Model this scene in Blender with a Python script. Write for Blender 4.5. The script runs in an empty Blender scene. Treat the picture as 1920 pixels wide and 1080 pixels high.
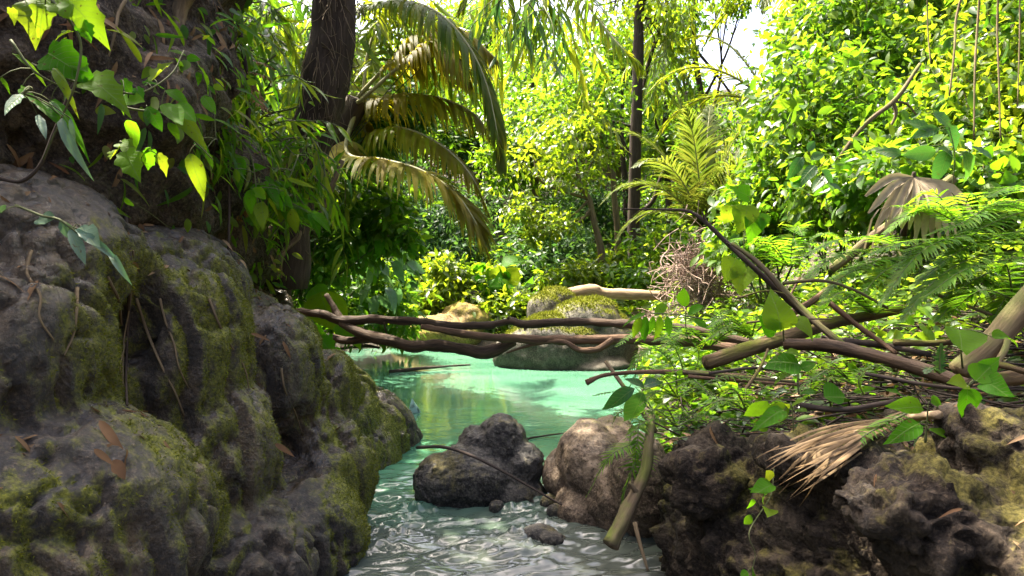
import bpy, bmesh, math, random
import numpy as np
from mathutils import Vector, Matrix

random.seed(7)
R = np.random.default_rng(11)
sc = bpy.context.scene
COL = sc.collection

# ------------------------------------------------------------------ camera, sky, sun, exposure
CAM_H, FPX, HOR = 1.32, 1280.0, 490.0
PITCH = math.atan((540 - HOR) / FPX)
cam_d = bpy.data.cameras.new("camera")
cam_d.sensor_width = 36.0
cam_d.lens = FPX / 1920.0 * 36.0
cam_d.clip_start = 0.05
cam_d.clip_end = 500
cam = bpy.data.objects.new("camera", cam_d)
COL.objects.link(cam)
cam.location = (0, 0, CAM_H)
cam.rotation_euler = (math.radians(90) - PITCH, 0, 0)
sc.camera = cam

SUN_EL, SUN_AZ = math.radians(63), math.radians(-48)     # azimuth measured from +Y (view direction), negative = left
w = bpy.data.worlds.new("World"); sc.world = w; w.use_nodes = True
wn = w.node_tree.nodes; wl = w.node_tree.links
sky = wn.new("ShaderNodeTexSky"); sky.sky_type = 'NISHITA'; sky.sun_disc = False
sky.sun_elevation = SUN_EL; sky.sun_rotation = SUN_AZ
sky.air_density = 0.5; sky.dust_density = 6.0; sky.ozone_density = 0.2
bg = wn["Background"]; bg.inputs[1].default_value = 0.15
wl.new(sky.outputs[0], bg.inputs[0])
sd = bpy.data.lights.new("sun", 'SUN'); sd.energy = 3.9; sd.angle = math.radians(0.55); sd.color = (1.0, 0.92, 0.76)
so = bpy.data.objects.new("sun", sd); COL.objects.link(so)
sdir = Vector((math.sin(SUN_AZ) * math.cos(SUN_EL), math.cos(SUN_AZ) * math.cos(SUN_EL), math.sin(SUN_EL)))
so.rotation_euler = sdir.to_track_quat('Z', 'Y').to_euler()
so.location = (-20, 20, 40)
sc.view_settings.view_transform = 'Standard'
sc.view_settings.look = 'None'
sc.view_settings.exposure = 2.75
sc.view_settings.gamma = 1.0
sc.cycles.max_bounces = 6; sc.cycles.diffuse_bounces = 4; sc.cycles.glossy_bounces = 2
sc.cycles.transmission_bounces = 5; sc.cycles.transparent_max_bounces = 4
sc.cycles.caustics_reflective = False; sc.cycles.caustics_refractive = False
sc.cycles.sample_clamp_indirect = 6.0
sc.cycles.use_denoising = True

# ------------------------------------------------------------------ pixels of the photograph -> directions
def ray(px, py):
    x = (px - 960) / FPX; y = 1.0; z = -(py - 540) / FPX
    c, s = math.cos(PITCH), math.sin(PITCH)
    return np.array([x, y * c + z * s, -y * s + z * c])
def at(px, py, Y):
    r = ray(px, py); return np.array([0, 0, CAM_H]) + r * (Y / r[1])
def onz(px, py, z=0.0):
    r = ray(px, py); return np.array([0, 0, CAM_H]) + r * ((z - CAM_H) / r[2])
def pix(P):
    P = np.asarray(P, float); q = P - np.array([0, 0, CAM_H])
    c, s = math.cos(PITCH), math.sin(PITCH)
    f = q[..., 1] * c - q[..., 2] * s; u = q[..., 1] * s + q[..., 2] * c
    return 960 + FPX * q[..., 0] / f, 540 - FPX * u / f

# ------------------------------------------------------------------ numeric helpers
_perm = np.random.default_rng(3).permutation(256); _perm = np.concatenate([_perm] * 3)
_val = np.random.default_rng(5).uniform(-1, 1, 256)
def vnoise(P):
    P = np.asarray(P, float); i = np.floor(P).astype(int); f = P - i; u = f * f * (3 - 2 * f); i &= 255
    def h(a, b, c): return _val[_perm[_perm[_perm[(i[..., 0] + a) & 255] + ((i[..., 1] + b) & 255)] + ((i[..., 2] + c) & 255)] & 255]
    r = 0
    for a in (0, 1):
        for b in (0, 1):
            for c in (0, 1):
                r = r + h(a, b, c) * np.abs(1 - a - u[..., 0]) * np.abs(1 - b - u[..., 1]) * np.abs(1 - c - u[..., 2])
    return r
def fbm(P, o=4, g=0.5):
    s = 0; a = 1; P = np.asarray(P, float)
    for k in range(o):
        s = s + a * vnoise(P + 17.3 * k); a *= g; P = P * 2.03
    return s
def unit(v):
    v = np.asarray(v, float); return v / (np.linalg.norm(v, axis=-1, keepdims=True) + 1e-9)
def spline(pts, n):
    p = np.asarray(pts, float)
    if len(p) == 2: return p[0] + (p[1] - p[0]) * np.linspace(0, 1, n)[:, None]
    q = np.vstack([2 * p[0] - p[1], p, 2 * p[-1] - p[-2]])
    t = np.linspace(0, len(p) - 1 - 1e-6, n); i = t.astype(int); u = (t - i)[:, None]
    a, b, c, d = q[i], q[i + 1], q[i + 2], q[i + 3]
    return 0.5 * (2 * b + (c - a) * u + (2 * a - 5 * b + 4 * c - d) * u ** 2 + (3 * b - a - 3 * c + d) * u ** 3)
def sst(a, b, x):
    t = np.clip((x - a) / (b - a), 0, 1); return t * t * (3 - 2 * t)

# ------------------------------------------------------------------ mesh collector
class MB:
    def __init__(s): s.v = []; s.f = []; s.n = 0; s.r = []; s.t = []
    def add(s, v, faces, rnd=None, tc=None):
        v = np.asarray(v, float).reshape(-1, 3); m = len(v)
        s.v.append(v)
        for F in (faces if isinstance(faces, list) else [faces]):
            s.f.append(np.asarray(F, int) + s.n)
        s.r.append(np.full(m, R.random()) if rnd is None else np.broadcast_to(np.asarray(rnd, float), (m,)))
        s.t.append(np.zeros((m, 3)) if tc is None else np.asarray(tc, float).reshape(-1, 3))
        s.n += m
        return s
    def mesh(s, name, mat, origin=(0, 0, 0), smooth=True, attrs=None):
        v = np.concatenate(s.v) - np.asarray(origin, float)
        me = bpy.data.meshes.new(name)
        k = [f.shape[1] for f in s.f]; cnt = sum(f.size for f in s.f); nf = sum(len(f) for f in s.f)
        me.vertices.add(len(v)); me.vertices.foreach_set("co", v.astype(np.float32).ravel())
        me.loops.add(cnt); me.loops.foreach_set("vertex_index", np.concatenate([f.ravel() for f in s.f]).astype(np.int32))
        tot = np.concatenate([np.full(len(f), kk) for f, kk in zip(s.f, k)]).astype(np.int32)
        me.polygons.add(nf); me.polygons.foreach_set("loop_start", (np.cumsum(tot) - tot).astype(np.int32))
        me.polygons.foreach_set("loop_total", tot)
        me.update(calc_edges=True)
        me.polygons.foreach_set("use_smooth", np.full(nf, smooth))
        a = me.attributes.new("rnd", 'FLOAT', 'POINT'); a.data.foreach_set("value", np.concatenate(s.r).astype(np.float32))
        a = me.attributes.new("tc", 'FLOAT_VECTOR', 'POINT'); a.data.foreach_set("vector", np.concatenate(s.t).astype(np.float32).ravel())
        for kx, vx in (attrs or {}).items():
            a = me.attributes.new(kx, 'FLOAT', 'POINT'); a.data.foreach_set("value", np.asarray(vx, np.float32))
        if mat: me.materials.append(mat)
        return me

def link(name, me, parent=None, loc=(0, 0, 0)):
    o = bpy.data.objects.new(name, me); COL.objects.link(o)
    if parent: o.parent = parent
    o.location = loc
    return o
def tag(o, label=None, cat=None, group=None, kind=None):
    if label: o["label"] = label
    if cat: o["category"] = cat
    if group: o["group"] = group
    if kind: o["kind"] = kind
    return o
def thing(name, label, cat, loc, group=None):
    return tag(link(name, None, None, tuple(float(x) for x in loc)), label, cat, group)
def org(o): return np.array(o.location)
def part(name, mb, mat, parent, kind=None):
    o = link(name, mb.mesh(name, mat, org(parent)), parent)
    if kind: o["kind"] = kind
    return o
def sub(name, mb, mat, parent, kind=None):      # sub-part: its parent is a part that sits at its thing's origin
    o = link(name, mb.mesh(name, mat, org(parent.parent)), parent)
    if kind: o["kind"] = kind
    return o

# ------------------------------------------------------------------ tubes
def tube(mb, pts, rad, n=8, seg=None, rough=0.0, cap=True, rnd=None):
    P = spline(pts, seg or max(2, 4 * len(pts))); m = len(P)
    rad = np.interp(np.linspace(0, 1, m), np.linspace(0, 1, len(np.atleast_1d(rad))), np.atleast_1d(rad))
    T = unit(np.gradient(P, axis=0))
    u = np.cross(T[0], [0.3, 0.2, 1.0]); u = u / (np.linalg.norm(u) + 1e-9); U = []
    for i in range(m):
        u = u - T[i] * np.dot(u, T[i]); u = u / (np.linalg.norm(u) + 1e-9); U.append(u)
    U = np.array(U); W = np.cross(T, U)
    a = np.linspace(0, 2 * math.pi, n, endpoint=False)
    rr = rad[:, None] * np.ones(n)
    base = P[:, None] + (np.cos(a)[None, :, None] * U[:, None] + np.sin(a)[None, :, None] * W[:, None]) * rr[..., None]
    if rough:
        nz = fbm(base * (0.55 / max(rad.mean(), 1e-3)), 3)
        rr = rr * (1 + rough * nz)
        base = P[:, None] + (np.cos(a)[None, :, None] * U[:, None] + np.sin(a)[None, :, None] * W[:, None]) * rr[..., None]
    L = np.concatenate([[0], np.cumsum(np.linalg.norm(np.diff(P, axis=0), axis=1))])
    tc = np.stack([np.broadcast_to(L[:, None], (m, n)), np.cos(a)[None] * rr, np.sin(a)[None] * rr], -1)
    i = np.arange(m - 1)[:, None] * n; j = np.arange(n)[None]; j2 = (j + 1) % n
    q = np.stack([i + j, i + j2, i + n + j2, i + n + j], -1).reshape(-1, 4)
    v = base.reshape(-1, 3); tcv = tc.reshape(-1, 3)
    F = [q]
    if cap:
        v = np.vstack([v, P[0] - T[0] * rad[0] * 0.15, P[-1] + T[-1] * rad[-1] * 0.3]); tcv = np.vstack([tcv, [L[0], 0, 0], [L[-1], 0, 0]])
        c0, c1 = m * n, m * n + 1; jj = np.arange(n); j3 = (jj + 1) % n
        F.append(np.stack([np.full(n, c0), j3, jj], -1)); F.append(np.stack([np.full(n, c1), (m - 1) * n + jj, (m - 1) * n + j3], -1))
    mb.add(v, F, rnd, tcv)
    return P

# ------------------------------------------------------------------ leaves
def tmpl(ts, ws, fold=0.25, curl=0.15, wav=0.0):
    ts = np.array(ts); ws = np.array(ws); m = len(ts)
    z0 = -curl * ts ** 2
    mid = np.stack([ts, 0 * ts, z0], -1)
    lf = np.stack([ts, ws, z0 + fold * ws + wav * np.sin(ts * 23)], -1); rt = np.stack([ts, -ws, z0 + fold * ws - wav * np.sin(ts * 19)], -1)
    v = np.vstack([mid, lf, rt]); Q = []; Tr = []
    for i in range(m - 1):
        for o, fl in ((m, 0), (2 * m, 1)):
            q = [i, i + 1, o + i + 1, o + i]
            if ws[i] == 0: q = [i, i + 1, o + i + 1]
            elif ws[i + 1] == 0: q = [i, i + 1, o + i]
            if fl: q = q[::-1]
            (Tr if len(q) == 3 else Q).append(q)
    F = []
    if Q: F.append(np.array(Q))
    if Tr: F.append(np.array(Tr))
    return v, F
T_DIAM = (np.array([[0, 0, 0], [.42, .24, .07], [1, 0, -.1], [.42, -.24, .07]]), [np.array([[0, 3, 2], [0, 2, 1]])])
T_OVAL = tmpl([0, .25, .6, 1], [0, .2, .19, 0])
T_OVALH = tmpl([0, .08, .2, .35, .5, .65, .8, .92, 1], [0, .1, .19, .24, .245, .21, .14, .06, 0], .25, .22, .006)
T_HEART = tmpl([0, .02, .14, .3, .5, .7, .88, 1], [0, .2, .38, .44, .4, .27, .1, 0], .22, .25, .008)
T_NARROW = tmpl([0, .3, .65, 1], [0, .07, .06, 0], .4, .25)
T_NARROWH = tmpl([0, .1, .3, .5, .75, 1], [0, .05, .078, .075, .045, 0], .35, .3, .003)
def lobed():
    ang = [(0, 0), (-.06, .14), (.02, .27), (.14, .27), (.24, .36), (.36, .42), (.42, .31), (.52, .28), (.64, .31), (.7, .2), (.84, .1), (1, 0)]
    up = np.array(ang); dn = up[1:-1][::-1] * [1, -1]
    o = np.vstack([up, dn]); n = len(o)
    z = 0.22 * np.abs(o[:, 1]) - 0.22 * o[:, 0] ** 2
    v = np.vstack([np.column_stack([o, z]), [[.18, 0, -.01], [.45, 0, -.05], [.7, 0, -.1]]])
    c = [n, n + 1, n + 2]; F = []
    def near(x): return c[0] if x < .3 else c[1] if x < .6 else c[2]
    for i in range(n):
        j = (i + 1) % n; a, b = near(o[i, 0]), near(o[j, 0])
        F.append([i, j, b])
        if a != b: F.append([i, b, a])
    F = np.array(F)[:, ::-1]
    return v, [F]
T_LOBED = lobed()
def place(mb, T, P, D, Nn, S, rnd=None, wid=1.0):
    v, F = T; n = len(P); k = len(v)
    D = unit(D); B = unit(np.cross(Nn, D)); Nn = np.cross(D, B)
    S = np.broadcast_to(np.asarray(S, float), (n,)); wid = np.broadcast_to(np.asarray(wid, float), (n,))
    V = P[:, None] + S[:, None, None] * (v[None, :, 0, None] * D[:, None] + v[None, :, 1, None] * wid[:, None, None] * B[:, None] + v[None, :, 2, None] * Nn[:, None])
    off = (np.arange(n) * k)[:, None, None]
    FF = [(f[None] + off).reshape(-1, f.shape[1]) for f in F]
    rnd = R.random(n) if rnd is None else np.broadcast_to(rnd, (n,))
    mb.add(V.reshape(-1, 3), FF, np.repeat(rnd, k), np.broadcast_to(v, (n, k, 3)).reshape(-1, 3))
_leafmesh = {}
def leaf_mesh(key, T, mat):
    k = (key, mat.name)
    if k not in _leafmesh:
        mb = MB(); mb.add(T[0], T[1], 0.5, T[0]); _leafmesh[k] = mb.mesh("leaf_blade", mat)
    return _leafmesh[k]
def leaf_variant(T, k):
    v, F = T; v = v.copy(); x = v[:, 0]
    tw, bend, side, cup = [(.0, .0, .0, 0.), (.5, .25, .08, .3), (-.6, .45, -.1, -.2), (.3, -.2, .12, .5), (-.35, .6, .05, .2)][k]
    c, s = np.cos(tw * x), np.sin(tw * x); y, z = v[:, 1] * c - v[:, 2] * s, v[:, 1] * s + v[:, 2] * c
    v[:, 1] = y + side * np.sin(x * 3) * .6; v[:, 2] = z - bend * x ** 2 + cup * y ** 2 + .02 * np.sin(x * 17 + y * 9) * (np.abs(y) > .05)
    return v, F
def leaf_obj(key, T, mat, parent, p, d, n, s, wid=1.0, name="leaf"):
    k = int(R.integers(0, 5)); o = link(name, leaf_mesh(key + str(k), leaf_variant(T, k), mat), parent)
    d = unit(d); b = np.cross(n, d); b = unit(b); n = np.cross(d, b)
    M = np.eye(4); M[:3, 0] = d * s; M[:3, 1] = b * s * wid; M[:3, 2] = n * s; M[:3, 3] = p - org(parent)
    o.matrix_local = Matrix(M.tolist())
    return o

# ------------------------------------------------------------------ materials
def newmat(name):
    m = bpy.data.materials.new(name); m.use_nodes = True; nt = m.node_tree
    return m, nt, nt.nodes["Principled BSDF"], nt.nodes["Material Output"]
def nd(nt, t, props=None, **inp):
    n = nt.nodes.new(t)
    for k, v in (props or {}).items(): setattr(n, k, v)
    for k, v in inp.items():
        s = n.inputs[int(k[1:])] if k[0] == 'i' and k[1:].isdigit() else n.inputs[k]
        if isinstance(v, bpy.types.NodeSocket): nt.links.new(v, s)
        else: s.default_value = v
    return n
def rgb(c): return (c[0], c[1], c[2], 1.0)
def ramp(nt, fac, stops):
    n = nt.nodes.new("ShaderNodeValToRGB"); nt.links.new(fac, n.inputs[0]); e = n.color_ramp.elements
    while len(e) < len(stops): e.new(0.5)
    for el, (p, c) in zip(e, stops):
        el.position = p; el.color = rgb(c) if len(c) == 3 else c
    return n.outputs[0]
def mapv(nt, vec, scale):
    return nd(nt, "ShaderNodeMapping", None, i0=vec, Scale=scale).outputs[0]
def noise(nt, vec, scale, detail=4, rough=0.55, dist=0.0):
    return nd(nt, "ShaderNodeTexNoise", None, Vector=vec, Scale=scale, Detail=detail, Roughness=rough, Distortion=dist).outputs[0]
def mixc(nt, f, a, b, mode='MIX'):
    n = nt.nodes.new("ShaderNodeMix"); n.data_type = 'RGBA'; n.blend_type = mode
    for s, v in ((n.inputs[0], f), (n.inputs[6], a), (n.inputs[7], b)):
        if isinstance(v, bpy.types.NodeSocket): nt.links.new(v, s)
        else: s.default_value = v if isinstance(v, float) else rgb(v)
    return n.outputs[2]
def mth(nt, op, a, b=0.0, c=0.0, clamp=False):
    n = nt.nodes.new("ShaderNodeMath"); n.operation = op; n.use_clamp = clamp
    for s, v in zip(n.inputs, (a, b, c)):
        if isinstance(v, bpy.types.NodeSocket): nt.links.new(v, s)
        else: s.default_value = v
    return n.outputs[0]
def attr(nt, name, out="Fac"): return nd(nt, "ShaderNodeAttribute", {"attribute_name": name}).outputs[out]
def maprange(nt, v, a, b, c=0.0, d=1.0):
    return nd(nt, "ShaderNodeMapRange", None, i0=v, i1=a, i2=b, i3=c, i4=d).outputs[0]

def leaf_mat(name, cols, tcols, tmix=0.5, rough=0.4, veins=False, per_object=False, spec=0.2):
    m, nt, b, out = newmat(name)
    r = nd(nt, "ShaderNodeObjectInfo").outputs["Random"] if per_object else attr(nt, "rnd")
    n = len(cols)
    c = ramp(nt, r, [(i / max(1, n - 1), x) for i, x in enumerate(cols)])
    t = ramp(nt, r, [(i / max(1, len(tcols) - 1), x) for i, x in enumerate(tcols)])
    geo = nd(nt, "ShaderNodeNewGeometry").outputs["Position"]
    mot = noise(nt, geo, 14.0, 3)
    f = maprange(nt, mot, .3, .7, .65, 1.25)
    c = mixc(nt, 1.0, c, nd(nt, "ShaderNodeCombineColor", None, i0=f, i1=f, i2=f).outputs[0], 'MULTIPLY')
    if veins:
        tc = attr(nt, "tc", "Vector"); s = nd(nt, "ShaderNodeSeparateXYZ", None, i0=tc)
        ay = mth(nt, 'ABSOLUTE', s.outputs[1])
        mid = mth(nt, 'SUBTRACT', 1.0, maprange(nt, ay, 0.004, 0.016))
        sv = mth(nt, 'FRACT', mth(nt, 'MULTIPLY', mth(nt, 'SUBTRACT', s.outputs[0], mth(nt, 'MULTIPLY', ay, 0.9)), 8.0))
        sv = mth(nt, 'SUBTRACT', 1.0, maprange(nt, mth(nt, 'ABSOLUTE', mth(nt, 'SUBTRACT', sv, 0.5)), 0.03, 0.1))
        ve = mth(nt, 'MAXIMUM', mid, mth(nt, 'MULTIPLY', sv, 0.6))
        c = mixc(nt, mth(nt, 'MULTIPLY', ve, 0.55), c, (0.22, 0.3, 0.08))
        t = mixc(nt, mth(nt, 'MULTIPLY', ve, 0.5), t, (0.05, 0.10, 0.01))
        bp = nd(nt, "ShaderNodeBump", None, Strength=0.35, Distance=0.004, Height=ve).outputs[0]
        nt.links.new(bp, b.inputs["Normal"])
    if veins:
        bn = noise(nt, geo, 55.0, 3, .6); bf = maprange(nt, bn, .64, .70, 0.0, .8)
        c = mixc(nt, bf, c, (.10, .06, .015)); t = mixc(nt, bf, t, (.10, .06, .01))
    nt.links.new(c, b.inputs["Base Color"]); b.inputs["Roughness"].default_value = rough
    b.inputs["Specular IOR Level"].default_value = spec
    tr = nd(nt, "ShaderNodeBsdfTranslucent", None, Color=t)
    mx = nd(nt, "ShaderNodeMixShader", None, i0=tmix, i1=b.outputs[0], i2=tr.outputs[0])
    nt.links.new(mx.outputs[0], out.inputs[0])
    return m
def bark_mat(name, dark, light, moss=None, sc_=1.0, rough=0.8, bump=0.6):
    m, nt, b, out = newmat(name)
    tc = attr(nt, "tc", "Vector")
    n1 = noise(nt, mapv(nt, tc, (5 * sc_, 45 * sc_, 45 * sc_)), 1.0, 5, .6)
    n2 = noise(nt, mapv(nt, tc, (2.5 * sc_, 6 * sc_, 6 * sc_)), 1.0, 3)
    c = ramp(nt, n1, [(.3, dark), (.72, light)])
    c = mixc(nt, maprange(nt, n2, .4, .65, 0.0, .65), c, tuple(x * .45 for x in light))
    if moss:
        geo = nd(nt, "ShaderNodeNewGeometry")
        nz = nd(nt, "ShaderNodeSeparateXYZ", None, i0=geo.outputs["Normal"]).outputs[2]
        f = mth(nt, 'MULTIPLY', maprange(nt, nz, -.2, .8), maprange(nt, noise(nt, geo.outputs["Position"], 7.0, 4), .42, .6))
        c = mixc(nt, f, c, moss)
    nt.links.new(c, b.inputs["Base Color"]); b.inputs["Roughness"].default_value = min(.9, rough + .15); b.inputs["Specular IOR Level"].default_value = .22
    bp = nd(nt, "ShaderNodeBump", None, Strength=bump, Distance=0.012, Height=n1).outputs[0]
    nt.links.new(bp, b.inputs["Normal"])
    return m
def rock_mat(name, dark, mid, pale, mossA, mossB, wet=0.35, stretch=(3, 3, .8), pit=0.5, bumpd=0.03, spec=.3, sheen=.3):
    m, nt, b, out = newmat(name)
    P = nd(nt, "ShaderNodeTexCoord").outputs["Object"]
    st = noise(nt, mapv(nt, P, stretch), 2.6, 9, .66, .5)
    gr = noise(nt, mapv(nt, P, (1, 1, .55)), 22.0, 8, .72)
    bl = noise(nt, P, 2.3, 5)
    fine = noise(nt, P, 75.0, 6, .75)
    c = ramp(nt, st, [(.33, dark), (.5, mid), (.68, pale)])
    c = mixc(nt, maprange(nt, bl, .45, .6, 0.0, .75), c, dark)
    c = mixc(nt, maprange(nt, gr, .5, .72, 0.0, .75), c, tuple(x * .8 for x in pale))
    c = mixc(nt, maprange(nt, gr, .45, .3, 0.0, .8), c, tuple(x * .5 for x in dark))
    c = mixc(nt, maprange(nt, fine, .53, .66, 0.0, .7), c, tuple(x * 1.15 for x in pale))
    c = mixc(nt, maprange(nt, fine, .47, .36, 0.0, .85), c, tuple(x * .35 for x in dark))
    vor = nd(nt, "ShaderNodeTexVoronoi", {"feature": 'F1'}, Vector=nd(nt, "ShaderNodeVectorMath", {"operation": 'ADD'}, i0=P, i1=nd(nt, "ShaderNodeTexNoise", None, Vector=P, Scale=5.0, Detail=4.0).outputs["Color"]).outputs[0], Scale=11.0).outputs[0]
    ms = attr(nt, "moss")
    mf = maprange(nt, mth(nt, 'ADD', ms, mth(nt, 'MULTIPLY', mth(nt, 'SUBTRACT', gr, .5), 1.9)), .36, .74)
    mc = mixc(nt, maprange(nt, fine, .38, .62), tuple(x * .6 for x in mossA), mossB)
    c = mixc(nt, mth(nt, 'MULTIPLY', mf, .9), c, mc)
    nt.links.new(c, b.inputs["Base Color"])
    up = nd(nt, "ShaderNodeSeparateXYZ", None, i0=nd(nt, "ShaderNodeNewGeometry").outputs["Normal"]).outputs[2]
    rg = mth(nt, 'SUBTRACT', maprange(nt, bl, .38, .6, wet, min(1, wet + .4)), maprange(nt, up, .2, .6, 0.0, wet * sheen))
    nt.links.new(mixf(nt, mf, rg, 0.95), b.inputs["Roughness"])
    b.inputs["Specular IOR Level"].default_value = spec
    hsum = mth(nt, 'ADD', mth(nt, 'MULTIPLY', st, .55), mth(nt, 'MULTIPLY', gr, .8))
    hsum = mth(nt, 'ADD', hsum, mth(nt, 'MULTIPLY', vor, pit * .6))
    hsum = mth(nt, 'ADD', hsum, mth(nt, 'MULTIPLY', fine, .45))
    bp = nd(nt, "ShaderNodeBump", None, Strength=maprange(nt, up, .3, .65, 1.0, .5), Distance=bumpd, Height=hsum).outputs[0]
    nt.links.new(bp, b.inputs["Normal"])
    return m
def mixf(nt, f, a, b):
    n = nt.nodes.new("ShaderNodeMix"); n.data_type = 'FLOAT'
    for s, v in ((n.inputs[0], f), (n.inputs[2], a), (n.inputs[3], b)):
        if isinstance(v, bpy.types.NodeSocket): nt.links.new(v, s)
        else: s.default_value = v
    return n.outputs[0]

M = {}
# leaves: reflected colour, transmitted colour
M['lf_yel'] = leaf_mat("leaf_yellow_green", [(.042, .08, .008), (.07, .115, .010), (.105, .14, .012)], [(.16, .30, .010), (.29, .42, .012), (.45, .50, .02)], .5, .32, spec=.4)
M['lf_lime'] = leaf_mat("leaf_lime", [(.028, .07, .010), (.05, .11, .010), (.085, .14, .012)], [(.10, .26, .010), (.20, .38, .012), (.37, .47, .02)], .5, .32, spec=.4)
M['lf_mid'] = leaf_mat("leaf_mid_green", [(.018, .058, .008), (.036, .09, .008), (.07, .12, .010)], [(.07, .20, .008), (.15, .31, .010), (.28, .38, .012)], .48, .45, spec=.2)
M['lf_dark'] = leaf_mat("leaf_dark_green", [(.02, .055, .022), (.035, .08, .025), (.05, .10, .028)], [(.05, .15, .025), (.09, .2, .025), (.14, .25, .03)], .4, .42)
M['lf_bam'] = leaf_mat("leaf_bamboo", [(.022, .075, .006), (.042, .11, .008), (.075, .135, .010), (.13, .13, .02)], [(.10, .28, .006), (.20, .40, .008), (.36, .46, .015)], .5, .45, spec=.14)
M['lf_big'] = leaf_mat("leaf_broad_veined", [(.024, .10, .004), (.04, .13, .005), (.06, .145, .006), (.09, .14, .008)], [(.10, .36, .005), (.17, .44, .006), (.25, .47, .010), (.36, .44, .015)], .5, .5, True, True, .06)
M['lf_wide'] = leaf_mat("leaf_broad_dark", [(.015, .05, .02), (.03, .075, .02)], [(.05, .18, .02), (.1, .26, .02)], .42, .3, True, True)
M['lf_sil'] = leaf_mat("leaf_silvery", [(.1, .16, .12), (.14, .2, .14), (.06, .12, .05)], [(.1, .25, .06), (.16, .3, .08)], .35, .3, True, True)
M['lf_palm'] = leaf_mat("palm_leaflet", [(.045, .08, .012), (.075, .11, .014), (.12, .125, .025)], [(.20, .34, .008), (.38, .45, .012), (.52, .48, .02)], .56, .5, spec=.08)
M['lf_palmy'] = leaf_mat("palm_leaflet_olive", [(.085, .085, .014), (.12, .11, .02), (.16, .125, .035)], [(.40, .40, .015), (.54, .48, .02), (.54, .42, .04)], .6, .5, spec=.07)
M['lf_palmd'] = leaf_mat("palm_leaflet_soft", [(.05, .08, .014), (.08, .11, .018), (.11, .12, .025)], [(.12, .20, .015), (.19, .26, .02), (.28, .29, .03)], .42, .45, spec=.2)
M['lf_fern'] = leaf_mat("fern_pinna", [(.04, .11, .008), (.065, .15, .010), (.10, .17, .012)], [(.14, .38, .01), (.22, .46, .015), (.36, .50, .02)], .55, .5, spec=.15)
M['lf_dead'] = leaf_mat("dead_leaf", [(.075, .035, .015), (.16, .09, .042), (.25, .165, .09), (.13, .055, .022)], [(.12, .06, .02), (.2, .12, .05)], .2, .65, spec=.12)
M['lf_straw'] = leaf_mat("dry_palm_strip", [(.15, .095, .045), (.22, .15, .08), (.11, .07, .035)], [(.14, .09, .03), (.2, .13, .05)], .15, .7, False, True, .15)
M['lf_greyfan'] = leaf_mat("dry_fan_leaf", [(.2, .16, .1), (.28, .23, .15), (.14, .11, .07)], [(.24, .2, .1), (.3, .24, .12)], .3, .55, False, True)
M['lf_brown'] = leaf_mat("brown_frond", [(.2, .1, .03), (.28, .15, .05)], [(.3, .14, .03), (.36, .2, .05)], .35, .6)
# wood
M['bk_dark'] = bark_mat("bark_dark", (.018, .013, .009), (.07, .05, .035))
M['bk_wet'] = bark_mat("bark_wet_driftwood", (.012, .007, .004), (.095, .056, .030), None, 1, .6, 1.0)
M['bk_red'] = bark_mat("bark_reddish", (.035, .018, .009), (.17, .095, .05), None, 1, .65, 1.0)
M['bk_grey'] = bark_mat("bark_grey_brown", (.045, .031, .018), (.2, .145, .085), (.10, .12, .02), 1, .8, 1.0)
M['bk_pale'] = bark_mat("bark_pale", (.16, .10, .05), (.42, .31, .19))
M['bk_moss'] = bark_mat("bark_mossy", (.035, .023, .012), (.16, .105, .05), (.11, .12, .012), 1, .8, 1.0)
M['bk_tan'] = bark_mat("bark_tan", (.075, .05, .024), (.23, .165, .09), (.10, .11, .03))
M['stem'] = bark_mat("stem_green_brown", (.05, .06, .02), (.14, .15, .06), None, 1, .6, .2)
M['rachis'] = bark_mat("palm_rachis", (.16, .16, .06), (.34, .32, .16), None, 1, .5, .2)
M['twig'] = bark_mat("dead_twig", (.2, .13, .10), (.45, .33, .27))
M['twigd'] = bark_mat("dark_twig", (.02, .015, .012), (.085, .06, .045))
M['root'] = bark_mat("aerial_root", (.05, .035, .02), (.22, .16, .09))
# rock
M['rk_cliff'] = rock_mat("wet_cliff_rock", (.007, .004, .002), (.036, .022, .010), (.13, .092, .052), (.05, .06, .004), (.19, .195, .010), .36, spec=.65, bumpd=.05, sheen=.75)
M['rk_karst'] = rock_mat("pitted_dark_rock", (.009, .006, .004), (.032, .023, .015), (.085, .062, .040), (.05, .045, .010), (.13, .11, .025), .6, (2.5, 2.5, 2.5), 1.1, .045, .2, 0.)
M['rk_dark'] = rock_mat("dark_boulder_rock", (.013, .011, .009), (.05, .042, .034), (.14, .12, .09), (.07, .06, .02), (.14, .115, .045), .45, (3, 3, 2), .9, .035)
M['rk_tan'] = rock_mat("tan_boulder_rock", (.04, .027, .016), (.14, .095, .058), (.27, .195, .125), (.07, .075, .02), (.15, .15, .04), .6, (2, 2, 3), .6, .03)
M['rk_pool'] = rock_mat("grey_pool_rock", (.03, .025, .016), (.075, .064, .044), (.14, .12, .09), (.07, .085, .008), (.22, .22, .016), .6, (2, 2, 2), .3, .03)
M['rk_gold'] = rock_mat("mossy_gold_mound", (.08, .05, .015), (.22, .14, .04), (.32, .22, .07), (.16, .12, .02), (.30, .24, .04), .8, (3, 3, 3), .5, .05)

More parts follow.
